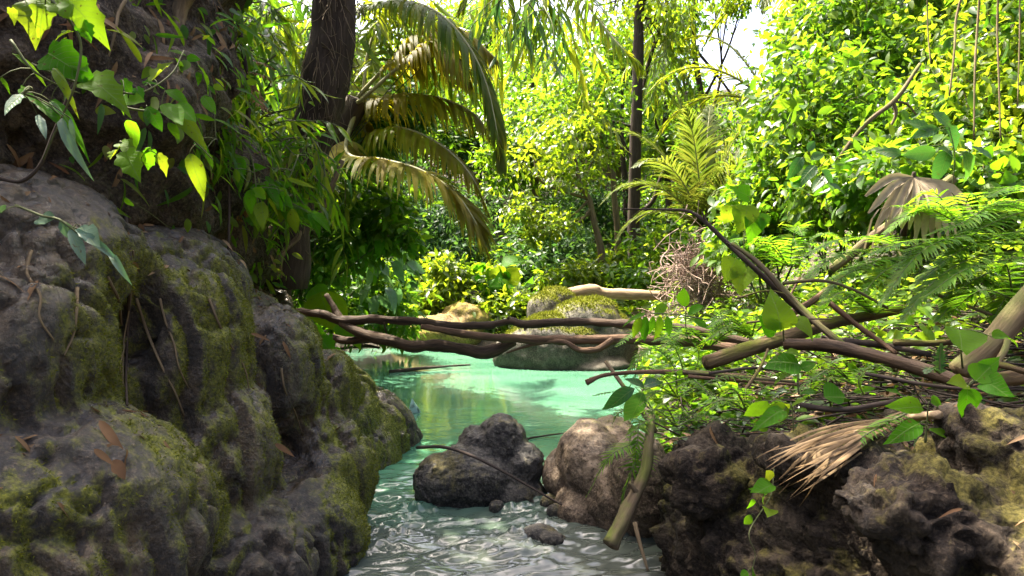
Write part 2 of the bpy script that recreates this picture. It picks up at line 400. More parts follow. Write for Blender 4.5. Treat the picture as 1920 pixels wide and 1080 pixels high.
# ================================================================== THE SETTING
def xl(y): return np.interp(y, [-6, 0, 1.5, 2.8, 3.4, 4.2, 5.2, 6.3, 8, 9.6, 10.4, 12], [-1.3, -1.3, -1.2, -1.0, -.95, -1.1, -1.15, -1.6, -2.1, -2.5, -2.6, -2.6])
def xr(y): return np.interp(y, [-6, 0, 1.6, 2.4, 3.0, 4, 5.2, 6.5, 8, 9, 10.4, 12], [1.6, 1.6, 1.4, 1.0, .72, .8, 1.05, 1.25, 1.5, 1.7, 1.7, 1.7])
def ground_z(x, y, rough=True):
    x = np.asarray(x, float); y = np.asarray(y, float)
    dl = xl(y) - x; dr = x - xr(y); df = y - 10.25 + .25 * np.sin(x * 1.3)
    near = 1 - sst(4.0, 5.6, y)
    zl = np.where(dl < .25, dl * 1.2, .3 + (dl - .25) * (near * 2.6 + (1 - near) * .85))
    zl = np.minimum(zl, 2.3 * near + 1.6 * (1 - near) + .62 * (dl - .9))
    nr = 1 - sst(2.9, 3.6, y)
    zr = np.where(dr < .3, dr * (1.7 * nr + 1.1 * (1 - nr)), (.51 * nr + .33 * (1 - nr)) + (dr - .3) * .36) + np.maximum(0, dr - 2.2) * .38
    zf = np.where(df < .5, df * .6, .3 + (df - .5) * .07) + np.maximum(0, y - 19) * .36 - np.maximum(0, y - 44) * .3
    zl = np.minimum(zl, 13); zr = np.minimum(zr, 12)
    k = 6.0
    z = np.log(np.exp(k * np.clip(zl, -1, 40)) + np.exp(k * np.clip(zr, -1, 40)) + np.exp(k * np.clip(zf, -1, 40)) + np.exp(k * -.5)) / k
    if rough:
        P = np.stack([x, y, 0 * x], -1)
        out = sst(-.1, .5, np.maximum(np.maximum(dl, dr), df))
        z = z + out * (.10 * fbm(P * 1.3, 3) + .03 * fbm(P * 6, 2)) + out * sst(6, 20, np.abs(x) + y * .5) * .9 * fbm(P * .18, 3)
    return z
gx = np.concatenate([np.arange(-55, -8, 1.2), np.arange(-8, -2.6, .2), np.arange(-2.6, 3.6, .055), np.arange(3.6, 9, .2), np.arange(9, 56, 1.2)])
gy = np.concatenate([np.arange(-14, 0, .7), np.arange(0, 7, .055), np.arange(7, 13, .12), np.arange(13, 26, .4), np.arange(26, 90, 1.5)])
GX, GY = np.meshgrid(gx, gy); GZ = ground_z(GX, GY)
ny, nx = GX.shape; ii = np.arange(ny - 1)[:, None] * nx + np.arange(nx - 1)[None]
gm = MB(); gm.add(np.stack([GX, GY, GZ], -1), np.stack([ii, ii + 1, ii + nx + 1, ii + nx], -1).reshape(-1, 4), 0.5)
m, nt, b, out = newmat("forest_soil")
P_ = nd(nt, "ShaderNodeTexCoord").outputs["Object"]
n1 = noise(nt, P_, 9.0, 6, .7); n2 = noise(nt, P_, 1.1, 4); n3 = noise(nt, P_, 45.0, 3)
c = ramp(nt, n1, [(.3, (.018, .013, .009)), (.55, (.06, .042, .026)), (.75, (.14, .095, .06))])
c = mixc(nt, maprange(nt, n2, .5, .62, 0., .6), c, (.035, .05, .012))
nt.links.new(c, b.inputs["Base Color"]); b.inputs["Roughness"].default_value = .85
nt.links.new(nd(nt, "ShaderNodeBump", None, Strength=.9, Distance=.04, Height=mth(nt, 'ADD', n1, mth(nt, 'MULTIPLY', n3, .4))).outputs[0], b.inputs["Normal"])
M['soil'] = m
tag(link("ground", gm.mesh("ground", M['soil'])), "dark leaf-littered forest soil rising from both banks", None, None, "structure")

# ------------------------------------------------------------------ water: one sheet, rippled stream in front, still milky pool behind
wx = np.concatenate([np.arange(-5, -1.3, .1), np.arange(-1.3, 1.5, .0125), np.arange(1.5, 4.5, .1)])
wy = np.concatenate([np.arange(-5, 2.2, .12), np.arange(2.2, 4.3, .0125), np.arange(4.3, 6, .03), np.arange(6, 11.5, .08)])
WX, WY = np.meshgrid(wx, wy)
amp = 1 - sst(3.3, 5.0, WY + .25 * WX)
U_ = WX * .96 - WY * .2; V_ = WY * .98 + WX * .25
wq = np.stack([WX * 2.2, WY * 2.2, 0 * WX], -1); ph = .35 * fbm(wq, 2)
q1 = np.stack([U_ * 4.0 + ph, V_ * 17. + 2.0 * ph, 0 * WX], -1); q2 = np.stack([(WX + .35 * WY) * 6. + ph, (WY - .3 * WX) * 26., 0 * WX + 4], -1)
WZ = amp * (.0120 * vnoise(q1) + .0120 * vnoise(q2) + .0055 * vnoise(q2 * 2.1 + 9) + .010 * fbm(np.stack([WX * 1.7, WY * 2.2, 0 * WX], -1), 2))
WZ = WZ + (1 - amp) * .0012 * fbm(np.stack([WX * 5, WY * 9, 0 * WX], -1), 2) - .02 * (1 - sst(3.2, 4.3, WY))
for (bx, by, br, ba) in ((-.5, 3.62, .12, .03), (.12, 3.75, .25, .022), (-.62, 3.3, .15, .02), (.05, 3.25, .2, .02)):
    g = np.exp(-((WX - bx) ** 2 + (WY - by) ** 2) / br ** 2)
    WZ = WZ + g * ba * (.6 + 1.2 * np.abs(fbm(np.stack([WX * 22, WY * 22, 0 * WX], -1), 2)))
ny, nx = WX.shape; ii = np.arange(ny - 1)[:, None] * nx + np.arange(nx - 1)[None]
wm = MB(); wm.add(np.stack([WX, WY, WZ], -1), np.stack([ii, ii + 1, ii + nx + 1, ii + nx], -1).reshape(-1, 4), 0.5)
m, nt, b, out = newmat("milky_stream_water")
P_ = nd(nt, "ShaderNodeTexCoord").outputs["Object"]; sp = nd(nt, "ShaderNodeSeparateXYZ", None, i0=P_)
yy = mth(nt, 'ADD', sp.outputs[1], mth(nt, 'MULTIPLY', mth(nt, 'SUBTRACT', noise(nt, P_, 1.4, 3), .5), 1.6))
yy = mth(nt, 'ADD', yy, mth(nt, 'MULTIPLY', sp.outputs[0], -.45))
c = ramp(nt, maprange(nt, yy, 2.5, 7.0), [(0, (.065, .07, .058)), (.2, (.065, .08, .063)), (.33, (.06, .12, .08)), (.5, (.065, .185, .105)), (1, (.05, .14, .085))])
sw = noise(nt, mapv(nt, P_, (.5, 1.6, 1)), 1.4, 4, .5, .8)
c = mixc(nt, mth(nt, 'MULTIPLY', maprange(nt, sw, .42, .7, 0., .5), maprange(nt, yy, 3.8, 5.0)), c, (.13, .27, .175))
nt.links.new(c, b.inputs["Base Color"]); b.inputs["Roughness"].default_value = .04; b.inputs["IOR"].default_value = 1.33
b.inputs["Specular IOR Level"].default_value = .9
rp = noise(nt, mapv(nt, P_, (9, 22, 1)), 1.0, 3)
nt.links.new(nd(nt, "ShaderNodeBump", None, Strength=.25, Distance=.006, Height=rp).outputs[0], b.inputs["Normal"])
M['water'] = m
tag(link("stream_water", wm.mesh("stream_water", m)), "turquoise milky pool running into a grey rippled stream", None, None, "structure")

# ------------------------------------------------------------------ rocks: ellipsoid lobes fused by a voxel remesh, then roughened
def blob_mesh(blobs, voxel, smooth_it=4):
    bm = bmesh.new()
    for (c, r, rot) in blobs:
        mt = Matrix.Translation(Vector(c)) @ Matrix.Rotation(math.radians(rot[2]), 4, 'Z') @ Matrix.Rotation(math.radians(rot[1]), 4, 'Y') @ Matrix.Rotation(math.radians(rot[0]), 4, 'X') @ Matrix.Diagonal(Vector((r[0], r[1], r[2], 1)))
        bmesh.ops.create_icosphere(bm, subdivisions=3, radius=1.0, matrix=mt)
    me = bpy.data.meshes.new("tmp"); bm.to_mesh(me); bm.free()
    o = bpy.data.objects.new("tmp", me); COL.objects.link(o)
    md = o.modifiers.new("r", 'REMESH'); md.mode = 'VOXEL'; md.voxel_size = voxel
    ms = o.modifiers.new("s", 'SMOOTH'); ms.factor = .5; ms.iterations = smooth_it
    dg = bpy.context.evaluated_depsgraph_get(); e = o.evaluated_get(dg)
    m2 = bpy.data.meshes.new_from_object(e)
    bpy.data.objects.remove(o); bpy.data.meshes.remove(me)
    v = np.empty(len(m2.vertices) * 3, np.float32); m2.vertices.foreach_get("co", v); v = v.reshape(-1, 3).astype(float)
    n = np.empty(len(m2.vertices) * 3, np.float32); m2.vertices.foreach_get("normal", n); n = n.reshape(-1, 3).astype(float)
    q = np.empty(len(m2.polygons) * 4, np.int32); m2.polygons.foreach_get("vertices", q); q = q.reshape(-1, 4)
    bpy.data.meshes.remove(m2)
    return v, n, q
def vnormals(v, q):
    fn = np.cross(v[q[:, 2]] - v[q[:, 0]], v[q[:, 3]] - v[q[:, 1]]); n = np.zeros_like(v)
    for k in range(4): np.add.at(n, q[:, k], fn)
    return unit(n)
ROCKS = {}
def rock(name, blobs, voxel, disp, mossf, mat, loc=None, keep=None, smooth_it=4, cull=None):
    v, n, q = blob_mesh(blobs, voxel, smooth_it)
    v = v + n * disp(v, n)[:, None]
    n = vnormals(v, q)
    if cull is not None:
        kq = cull(v[q].mean(1)); q = q[kq]; us = np.unique(q); mp = np.full(len(v), -1); mp[us] = np.arange(len(us)); v = v[us]; n = n[us]; q = mp[q]
    ms = mossf(v, n)
    mb = MB(); mb.add(v, q, .5)
    loc = np.zeros(3) if loc is None else np.asarray(loc, float)
    o = link(name, mb.mesh(name, mat, loc, True, {"moss": ms}), None, loc)
    ROCKS[keep or name] = (v, n, q, ms)
    return o

# --- the mossy wet cliff on the left
def L(px, py, d, rx, ry, rz, rot=(0, 0, 0)): return (at(px, py, d), (rx, ry, rz), rot)
cl = [
    L(60, 1010, 1.95, .50, .55, .42, (0, 10, 0)),      # low near bulge
    L(300, 1010, 2.35, .20, .34, .34, (0, 12, 0)),
    L(30, 720, 2.05, .28, .45, .42, (0, 14, 0)),      # upper near bulge
    L(30, 480, 2.3, .42, .5, .30, (0, 22, 0)),
    L(180, 500, 2.6, .36, .45, .22, (0, 30, 0)),
    L(340, 700, 2.75, .26, .40, .46, (0, 12, 0)),     # middle column
    L(400, 860, 2.75, .27, .36, .34, (0, 10, 0)),
    L(320, 520, 3.0, .34, .50, .24, (0, 28, 0)),
    L(500, 720, 3.25, .26, .34, .40, (0, 12, 0)),     # dark panel lobe
    L(462, 605, 3.5, .38, .50, .15, (0, 27, 0)),      # wet slab on top
    L(600, 760, 3.65, .20, .34, .30, (0, 16, 0)),
    L(600, 900, 3.4, .29, .34, .36, (0, 8, 0)),       # lobe over the stream
    L(520, 1000, 3.05, .42, .40, .30),
    L(430, 1060, 2.6, .34, .36, .26),
    L(512, 680, 4.2, .40, .50, .20, (0, 36, 0)),      # long sloping slab behind
    L(622, 735, 4.6, .42, .60, .20, (0, 40, 0)),
    L(700, 800, 4.9, .34, .50, .26, (0, 36, 0)),
    L(740, 830, 5.0, .22, .36, .20, (0, 34, 0)),
    L(660, 860, 4.6, .36, .50, .34, (0, 20, 0)),
    L(420, 530, 5.0, .55, .50, .25, (0, 30, 0)),
    ((-1.9, 2.6, .2), (.75, 1.9, 1.0), (0, 0, 0)), ((-1.85, 4.1, .0), (.70, 1.3, .80), (0, 0, 0)),
    ((-2.1, 1.0, .3), (.75, 1.6, 1.3), (0, 0, 0)), ((-2.5, 3.2, 1.3), (.9, 2.0, 1.0), (0, 0, 0)),
]
def cl_disp(v, n):
    f = np.stack([v[:, 0] * 3.6, v[:, 1] * 3.6, v[:, 2] * .7], -1)
    fl = np.abs(fbm(f, 3)); f2 = np.abs(fbm(np.stack([v[:, 0] * 14, v[:, 1] * 14, v[:, 2] * 2.4], -1), 2)); d = -.045 * np.clip(1 - fl * 4.5, 0, 1) - .014 * np.clip(1 - f2 * 4, 0, 1) + .014 * fbm(v * 2.2, 3) - .030 * np.clip(1 - np.abs(fbm(v * np.array([4.5, 4.5, 3.2]) + 31, 3)) * 5, 0, 1) ** 2 + .007 * fbm(v * np.array([9, 9, 6]), 4) + .005 * fbm(v * 28, 3)
    cv = at(185, 640, 2.35); g = np.exp(-(((v - cv) / [.17, .3, .13]) ** 2).sum(1)); d = d - .20 * g
    lg = at(550, 830, 3.3); g = np.exp(-(((v - lg) / [.14, .3, .05]) ** 2).sum(1)); d = d - .05 * g
    return d
def cl_moss(v, n):
    a = fbm(np.stack([v[:, 0] * 2.6, v[:, 1] * 2.6, v[:, 2] * .9], -1) + 5, 3)
    b_ = fbm(v * 1.2 + 9, 2)
    ridge = np.clip(n[:, 0] * .55 + n[:, 1] * .25 + .1, -.5, 1)
    s = .33 + .42 * a + .58 * ridge + .26 * b_ - .55 * np.clip(n[:, 2] - .55, 0, 1) - .25 * np.clip(-n[:, 2], 0, 1) - .5 * sst(1.25, 1.7, v[:, 2])
    s = s - .35 * np.clip(-n[:, 1] - .45, 0, 1)
    return np.clip(s, 0, 1)
o = rock("cliff", cl, .0165, cl_disp, cl_moss, M['rk_cliff'], (-1.6, 2.8, 0), "cliff", 3, lambda c: (c[:, 2] > -.2) & (c[:, 0] > -2.25) & (c[:, 1] > .3))
tag(o, "dark wet fluted rock wall with yellow-green moss on the left", None, None, "structure")

# --- the karst ledge at lower right
rl = [((1.15, 2.4, .16), (.46, .85, .54), (0, 0, 22)), ((1.55, 1.7, .2), (.62, .8, .62), (0, 0, 22)), ((1.2, 2.1, -.05), (.42, .8, .55), (0, 0, 22)), ((.95, 2.85, .08), (.30, .34, .46), (0, 0, 0)),
      ((1.9, 2.2, .2), (.75, .8, .60), (0, 0, 0)), ((2.0, 1.2, .2), (.8, .8, .62), (0, 0, 0)),
      (at(1340, 850, 2.65), (.15, .18, .11), (0, 0, 0)), (at(1320, 900, 2.45), (.13, .15, .12), (0, 0, 0)), (at(1880, 840, 1.95), (.16, .2, .12), (0, 0, 0)),
      (at(1600, 880, 2.2), (.3, .2, .10), (0, 10, 0)), (at(1750, 980, 1.75), (.28, .2, .14), (0, 15, 0))]
def kd(s=1.0):
    def f(v, n):
        w_ = v + .10 * np.stack([fbm(v * 3, 2), fbm(v * 3 + 7, 2), fbm(v * 3 + 13, 2)], -1)
        pit = np.clip(.28 - np.abs(fbm(w_ * 7, 3)), 0, 1)
        pit2 = np.clip(.22 - np.abs(fbm(w_ * 17 + 4, 2)), 0, 1)
        return s * (.035 * fbm(v * 2.6, 3) - .10 * pit - .075 * pit2 + .034 * fbm(v * 15, 4))
    return f
def km(v, n):
    return np.clip(.15 + .5 * fbm(v * 3.0 + 3, 3) + .30 * n[:, 2] + .3 * fbm(v * 9, 2), 0, 1)
o = rock("rock_ledge", rl, .017, kd(1.0), km, M['rk_karst'], (1.4, 2.0, 0), "ledge", 2, lambda c: (c[:, 2] > -.2) & (c[:, 0] < 2.5))
tag(o, "pitted dark rock ledge with lichen at the lower right bank", None, None, "structure")

# --- boulders
mb_ = [(at(880, 900, 3.85), (.27, .24, .20), (0, 0, 0)), (at(830, 905, 3.8), (.17, .2, .17), (0, -10, 0)), (at(935, 850, 3.95), (.17, .17, .24), (0, 12, 0)), (at(940, 822, 3.98), (.13, .14, .115), (0, 8, 0)),
       (at(895, 830, 3.95), (.12, .13, .10), (0, -20, 0)), (at(975, 880, 3.9), (.13, .17, .17), (0, 30, 0)), (at(850, 950, 3.85), (.24, .2, .15), (0, 0, 0)), (at(960, 930, 3.85), (.2, .2, .14), (0, 0, 0))]
o = rock("boulder", mb_, .012, kd(.34), km, M['rk_dark'], at(890, 930, 3.85) * [1, 1, 0], "midboulder", 2)
tag(o, "dark two-humped boulder standing alone in the middle of the stream", "boulder", "boulders in the stream")
tb = [(at(1110, 870, 3.75), (.20, .30, .24), (0, -8, 0)), (at(1150, 840, 3.9), (.18, .3, .18), (0, 0, 0)), (at(1060, 890, 3.85), (.14, .22, .14), (0, -35, 0)), (at(1150, 940, 3.5), (.14, .22, .2), (0, 0, 0)), (at(1200, 910, 3.4), (.16, .26, .26), (0, 0, 0)),
      (at(1090, 960, 3.6), (.15, .2, .15), (0, 0, 0))]
o = rock("boulder", tb, .013, kd(.3), lambda v, n: np.clip(.1 + .4 * fbm(v * 4, 3) + .1 * n[:, 2], 0, 1), M['rk_tan'], (.5, 3.7, 0), "tanboulder", 3)
tag(o, "rounded tan boulder with a sunlit flank leaning on the right bank", "boulder", "boulders in the stream")
sb = [((at(1010, 995, 3.28) + [0, 0, -.02]), (.10, .08, .05), (0, 0, 10)), ((at(1035, 1000, 3.22) + [0, 0, -.03]), (.07, .06, .04), (0, 0, 0))]
o = rock("stone", sb, .007, kd(.15), km, M['rk_dark'], onz(1010, 998), "stone", 2)
tag(o, "small wet stone breaking the rippled water in front of the boulders", "stone")
for k, (px, py, d, r) in enumerate(((1045, 935, 3.55, .045), (1075, 950, 3.5, .05), (930, 945, 3.62, .04), (1030, 920, 3.68, .05))):
    o = rock("stone", [(at(px, py, d) * [1, 1, 0] + [0, 0, .0], (r * 1.3, r, r), (0, 0, 20 * k))], .008, kd(.12), km, M['rk_dark'], at(px, py, d) * [1, 1, 0], "st%d" % k, 1)
    tag(o, ["small dark stone between the twig and the tan boulder", "wet stone at the foot of the tan boulder", "little stone below the middle boulder", "stone wedged in the gap beside the middle boulder"][k], "stone", "small stones at the riffle")
# pool rock
pr = [((.62, 8.75, .12), (.80, .55, .55), (0, 4, 6)), ((.15, 8.7, .16), (.42, .4, .34), (0, -6, 0)), ((1.15, 8.9, .2), (.5, .5, .5), (0, 0, 0)), (at(1100, 600, 8.9), (.46, .45, .26), (0, 5, 0)), (at(1110, 585, 8.95), (.33, .36, .17), (0, 0, 0)),
      ((.60, 8.7, .38), (.62, .45, .20), (0, 2, 0)), ((1.0, 8.45, .0), (.5, .3, .12), (0, -5, 0)), (at(1020, 590, 9.3), (.25, .3, .3), (0, 0, 0)), (at(1045, 565, 9.6), (.30, .3, .22), (0, 0, 0))]
o = rock("boulder", pr, .025, lambda v, n: .035 * fbm(v * 1.8, 3) + .012 * fbm(v * 8, 3), lambda v, n: np.clip(-.15 + 1.15 * np.clip(n[:, 2], 0, 1) * sst(.25, .5, v[:, 2]) + .25 * fbm(v * 3, 3), 0, 1), M['rk_pool'], (.6, 8.75, 0), "poolrock", 4)
tag(o, "large smooth grey boulder with a mossy top at the far side of the pool", "boulder", "boulders by the pool")
gr = [(at(830, 628, 10.6), (.62, .5, .34), (0, 0, 0)), (at(870, 600, 10.8), (.40, .4, .30), (0, 0, 0)), (at(780, 640, 10.5), (.34, .35, .22), (0, 0, 0))]
o = rock("mound", gr, .035, lambda v, n: .05 * fbm(v * 2.5, 3) + .02 * fbm(v * 10, 3), lambda v, n: np.clip(.5 + .6 * fbm(v * 3, 3), 0, 1), M['rk_gold'], at(830, 628, 10.6) * [1, 1, 0], "mound", 3)
tag(o, "golden brown mossy earth mound on the far shore under the bright bush", "mound")
o = rock("stone", [(at(890, 556, 11.2), (.15, .15, .13), (0, 0, 0))], .02, kd(.25), lambda v, n: 0 * v[:, 0], M['rk_pool'], at(890, 556, 11.2) - [0, 0, .12], "gst", 2)
tag(o, "grey stone half hidden in the bright bush on the far shore", "stone")

# --- moss fuzz on the cliff, the pool boulder and the ledge: tiny blades nobody could count
def surf_pts(key, n, wf):
    v, nn, q, ms = ROCKS[key]
    c = v[q].mean(1); a = np.linalg.norm(np.cross(v[q[:, 2]] - v[q[:, 0]], v[q[:, 3]] - v[q[:, 1]]), axis=1) * .5
    fn = nn[q[:, 0]]; p = a * wf(c, fn, ms[q].mean(1)); p = p / p.sum()
    i = R.choice(len(q), n, p=p); w4 = R.dirichlet([1, 1, 1, 1], n)
    return (v[q[i]] * w4[..., None]).sum(1), fn[i]
M['moss'] = leaf_mat("moss_fuzz", [(.06, .075, .008), (.12, .13, .012), (.2, .2, .015)], [(.14, .17, .01), (.22, .24, .02)], .3, .8)
def fuzz(key, n, wf, size, nm, lab):
    P, Nn = surf_pts(key, n, wf)
    mb = MB(); D = unit(Nn * .8 + R.normal(0, .55, (n, 3)) + [0, 0, -.25])
    place(mb, (np.array([[0, .16, 0], [1, 0, 0], [0, -.16, 0]]), [np.array([[0, 1, 2]])]), P - Nn * .002, D, unit(R.normal(0, 1, (n, 3))), size * R.uniform(.5, 1.4, n))
    tag(link(nm, mb.mesh(nm, M['moss'])), lab, None, None, "stuff")
vis = lambda c: (pix(c)[0] > -60)
fuzz("cliff", 80000, lambda c, n, m_: np.clip(m_ - .42, 0, 1) ** 1.3 * vis(c) * (c[:, 2] > -.05) * (c[:, 1] < 6), .012, "cliff_moss", "yellow-green moss fuzz on the ribs of the rock wall")
fuzz("poolrock", 12000, lambda c, n, m_: np.clip(m_ - .4, 0, 1), .04, "boulder_moss", "bright moss cushion on top of the pool boulder")

from mathutils.bvhtree import BVHTree
BV = {}
def hit(px, py, key, off=.01, d=2.5):
    if key not in BV:
        v, n, q, ms = ROCKS[key]; BV[key] = BVHTree.FromPolygons(v.tolist(), q.tolist())
    r = unit(ray(px, py)); h = BV[key].ray_cast(Vector((0, 0, CAM_H)), Vector(r))
    if h[0] is None: return d
    return h[0].y - off

# ================================================================== VEGETATION BUILDERS
def crown(mb, blobs, T, size, per=40, spread=.28, out=.5, down=.35, up=.8, hollow=.45, wid=1.0):
    """leaf clusters spread through ellipsoid volumes; blobs = (centre, radii, number of leaves)"""
    for (c, r, n) in blobs:
        c = np.asarray(c, float); r = np.broadcast_to(np.asarray(r, float), (3,))
        k = max(3, n // per); dirs = unit(R.normal(0, 1, (k, 3)))
        cc = c + dirs * r * (R.uniform(hollow, 1.05, (k, 1)) ** .7)
        crnd = R.random(k)
        i = R.integers(0, k, n)
        P = cc[i] + R.normal(0, 1, (n, 3)) * (spread * r.mean()) * [1, 1, .7]
        o_ = unit(P - c)
        D = unit(out * o_ + R.normal(0, .6, (n, 3)) + [0, 0, -down])
        Nn = unit(R.normal(0, .5, (n, 3)) + np.array([0, 0, up]) + .3 * o_)
        place(mb, T, P, D, Nn, size * R.uniform(.6, 1.35, n), np.clip(crnd[i] * .6 + R.random(n) * .4, 0, 1), wid)
def sprays(mb, st, starts, dirs, length, nl, T, size, droop=.8, mat_st=None):
    """hanging twigs carrying leaves in two ranks"""
    for p, d in zip(starts, dirs):
        ln = length * R.uniform(.6, 1.2); pts = [p]; d = unit(d)
        for k in range(4):
            d = unit(d + np.array([0, 0, -droop * .3]) + R.normal(0, .12, 3)); pts.append(pts[-1] + d * ln / 4)
        Q = tube(st, pts, [.006, .0025], 4, 8)
        t = np.linspace(.15, 1, nl); Pq = np.stack([np.interp(t, np.linspace(0, 1, len(Q)), Q[:, a]) for a in range(3)], -1)
        tg = unit(np.gradient(Pq, axis=0)); sd_ = unit(np.cross(tg, [0, .1, 1.])) * np.where(np.arange(nl) % 2, 1, -1)[:, None]
        D = unit(tg * .8 + sd_ * .7 + R.normal(0, .25, (nl, 3)) + [0, 0, -droop * .7])
        place(mb, T, Pq, D, unit(R.normal(0, .5, (nl, 3)) + [0, 0, .7]), size * R.uniform(.6, 1.25, nl), np.clip(R.normal(R.random(), .25, nl), 0, 1))
def frond(lf, st, path, nleaf, llen, lw, petiole=.18, droop=.6, a0=68, a1=22, rr=(.018, .004), seg=4, flat=.15, prof=.75, miss=0.0, hang=0.0):
    P = tube(st, path, rr, 6, 40)
    T = unit(np.gradient(P, axis=0)); tt = np.linspace(0, 1, len(P))
    t = np.repeat(np.linspace(petiole, .995, nleaf), 2) + R.normal(0, .003, nleaf * 2); t = np.clip(t, 0, 1)
    s = np.tile([1., -1.], nleaf)
    if miss: k = R.random(len(t)) > miss; t = t[k]; s = s[k]
    n = len(t)
    p = np.stack([np.interp(t, tt, P[:, a]) for a in range(3)], -1); T_ = unit(np.stack([np.interp(t, tt, T[:, a]) for a in range(3)], -1))
    S = np.cross(T_, [0, 0, 1.]); bad = np.linalg.norm(S, axis=1) < .15; S[bad] = np.cross(T_[bad], [0, -1., 0]); S = unit(S); U = np.cross(S, T_)
    u = (t - petiole) / (1 - petiole)
    a = np.radians(a0 + (a1 - a0) * u + R.normal(0, 5, n))
    d = unit(T_ * np.cos(a)[:, None] + S * (s * np.sin(a))[:, None] + U * flat + R.normal(0, .06, (n, 3)))
    ln = llen * (np.clip(np.sin(np.clip(u * .93 + .07, 0, 1) ** prof * math.pi), .0, 1) * .85 + .15) * R.uniform(.85, 1.1, n)
    W = unit(np.cross(d, U)); st_w = [.55, 1, .85, .5, .0][:seg + 1] if seg == 4 else list(np.r_[.7, np.linspace(1, 0, seg)])
    V = []; q = p.copy()
    for k in range(seg + 1):
        hw = lw * .5 * st_w[k] + (.0004 if k == seg else 0)
        V += [q + W * hw, q - W * hw]
        d = unit(d + np.array([0, 0, -1.]) * (droop * (.18 + .16 * k)) + [0, 0, -hang])
        q = q + d * (ln / seg)[:, None]
    V = np.stack(V, 1); m = 2 * (seg + 1)
    F = np.array([[2 * k, 2 * k + 1, 2 * k + 3, 2 * k + 2] for k in range(seg)])
    lf.add(V.reshape(-1, 3), (F[None] + (np.arange(n) * m)[:, None, None]).reshape(-1, 4), np.repeat(np.clip(R.normal(.5, .25, n), 0, 1), m))
def frond_part(parent, path, name="frond", lmat='lf_palm', **kw):
    lf, st = MB(), MB(); frond(lf, st, path, **kw)
    o = part(name, st, M['rachis'] if 'st' not in kw else kw['st'], parent)
    s = sub("leaflets", lf, M[lmat], o, "stuff")
    return o
def pp(lst): return [at(*a) for a in lst]
def on_ground(x, y, dz=0.0): return np.array([x, y, float(ground_z(x, y)) + dz])

def tree(label, base, trunk, rad, blobs, T, size, mat, bark='bk_grey', name="tree", cat="tree", group=None, per=40, limbs=True, kw=None, trunkn=9):
    t = thing(name, label, cat, base, group)
    st = MB(); P = tube(st, [base - [0, 0, .1]] + list(trunk), rad, trunkn, None, .10); part("trunk", st, M[bark], t)
    if limbs:
        for (c, r, n) in blobs:
            c = np.asarray(c); i = int(len(P) * R.uniform(.45, .9)); a = P[i]; lb = MB()
            mid = (a + c) / 2 + R.normal(0, .12, 3) * np.linalg.norm(c - a) + [0, 0, -.05]
            r0 = np.interp(i / len(P), np.linspace(0, 1, len(np.atleast_1d(rad))), np.atleast_1d(rad)) * .55
            Q = tube(lb, [a, mid, c], [r0, r0 * .35], 6, None, .08)
            rr = np.broadcast_to(np.asarray(r, float), (3,))
            for k in range(4):
                e = c + unit(R.normal(0, 1, 3)) * rr * .8; tube(lb, [Q[int(len(Q) * R.uniform(.5, .9))], (c + e) / 2 + R.normal(0, .05, 3), e], [r0 * .3, r0 * .1], 5)
            part("limb", lb, M[bark], t)
    cr = MB(); crown(cr, blobs, T, size, per, **(kw or {})); part("crown", cr, M[mat], t, "stuff")
    return t
def copy_tree(o, loc, rz, s, label=None, group=None):
    c = o.copy(); COL.objects.link(c); c.location = loc; c.rotation_euler = (0, 0, rz); c.scale = s
    if label: c["label"] = label
    if group: c["group"] = group
    for ch in list(o.children):
        k = ch.copy(); COL.objects.link(k); k.parent = c
        for g in list(ch.children):
            h = g.copy(); COL.objects.link(h); h.parent = k
    return c

# ------------------------------------------------------------------ wooded hill behind the pool: individual trees, copied
def hill_tree(label, h, cr, mat, group, n=4200, size=.26):
    b0 = np.zeros(3)
    bl = [(np.array([R.normal(0, cr * .5), R.normal(0, cr * .5), h * R.uniform(.55, 1.0)]), np.array([cr * .62, cr * .62, cr * .5]) * R.uniform(.7, 1.15), n // 7) for k in range(7)]
    return tree(label, b0, [np.array([.1, 0, h * .4]), np.array([0, .1, h * .85])], [.16, .06], bl, T_DIAM, size, mat, 'bk_grey', "hill_tree", "tree", group, 45)
protos = [hill_tree("bright yellow-green tree on the wooded hill behind the pool", 4.6, 2.0, 'lf_lime', "bright trees on the hill"),
          hill_tree("mid-green tree on the wooded hill behind the pool", 5.2, 2.3, 'lf_mid', "mid-green trees on the hill"),
          hill_tree("dark bluish-green tree on the wooded hill behind the pool", 4.4, 2.2, 'lf_dark', "dark trees on the hill")]
used = [0, 0, 0]
def put_hill(k, x, y, s):
    loc = tuple(on_ground(x, y, -.15)); rz = R.uniform(0, 6.28); sv = (s, s, s * R.uniform(.85, 1.15))
    if not used[k]:
        used[k] = 1; o = protos[k]; o.location = loc; o.rotation_euler = (0, 0, rz); o.scale = sv
    else: o = copy_tree(protos[k], loc, rz, sv)
    px = pix(np.array([x, y, loc[2] + 3.]))[0]
    o["label"] = "%s tree %s the hill, %s" % (("bright yellow-green", "mid-green", "dark bluish-green")[k], "on the crest of" if y > 40 else "high on" if y > 33 else "midway up" if y > 26 else "low on" if y > 21 else "at the foot of",
        "behind the bamboo at far left" if px < 420 else "behind the dark leaning trunk" if px < 660 else "behind the hanging palm fronds" if px < 930 else "just left of the tall straight trunk" if px < 1190 else "right of the tall straight trunk" if px < 1480 else "behind the thickets at upper right")
rows = [(44, np.linspace(-24, 34, 15), (0, 1, 0)), (36, np.linspace(-22, 26, 13), (0, 1, 1)), (29, np.linspace(-17, 9, 9), (1, 0, 2)), (23.5, np.linspace(-14, 6, 8), (2, 1, 0))]
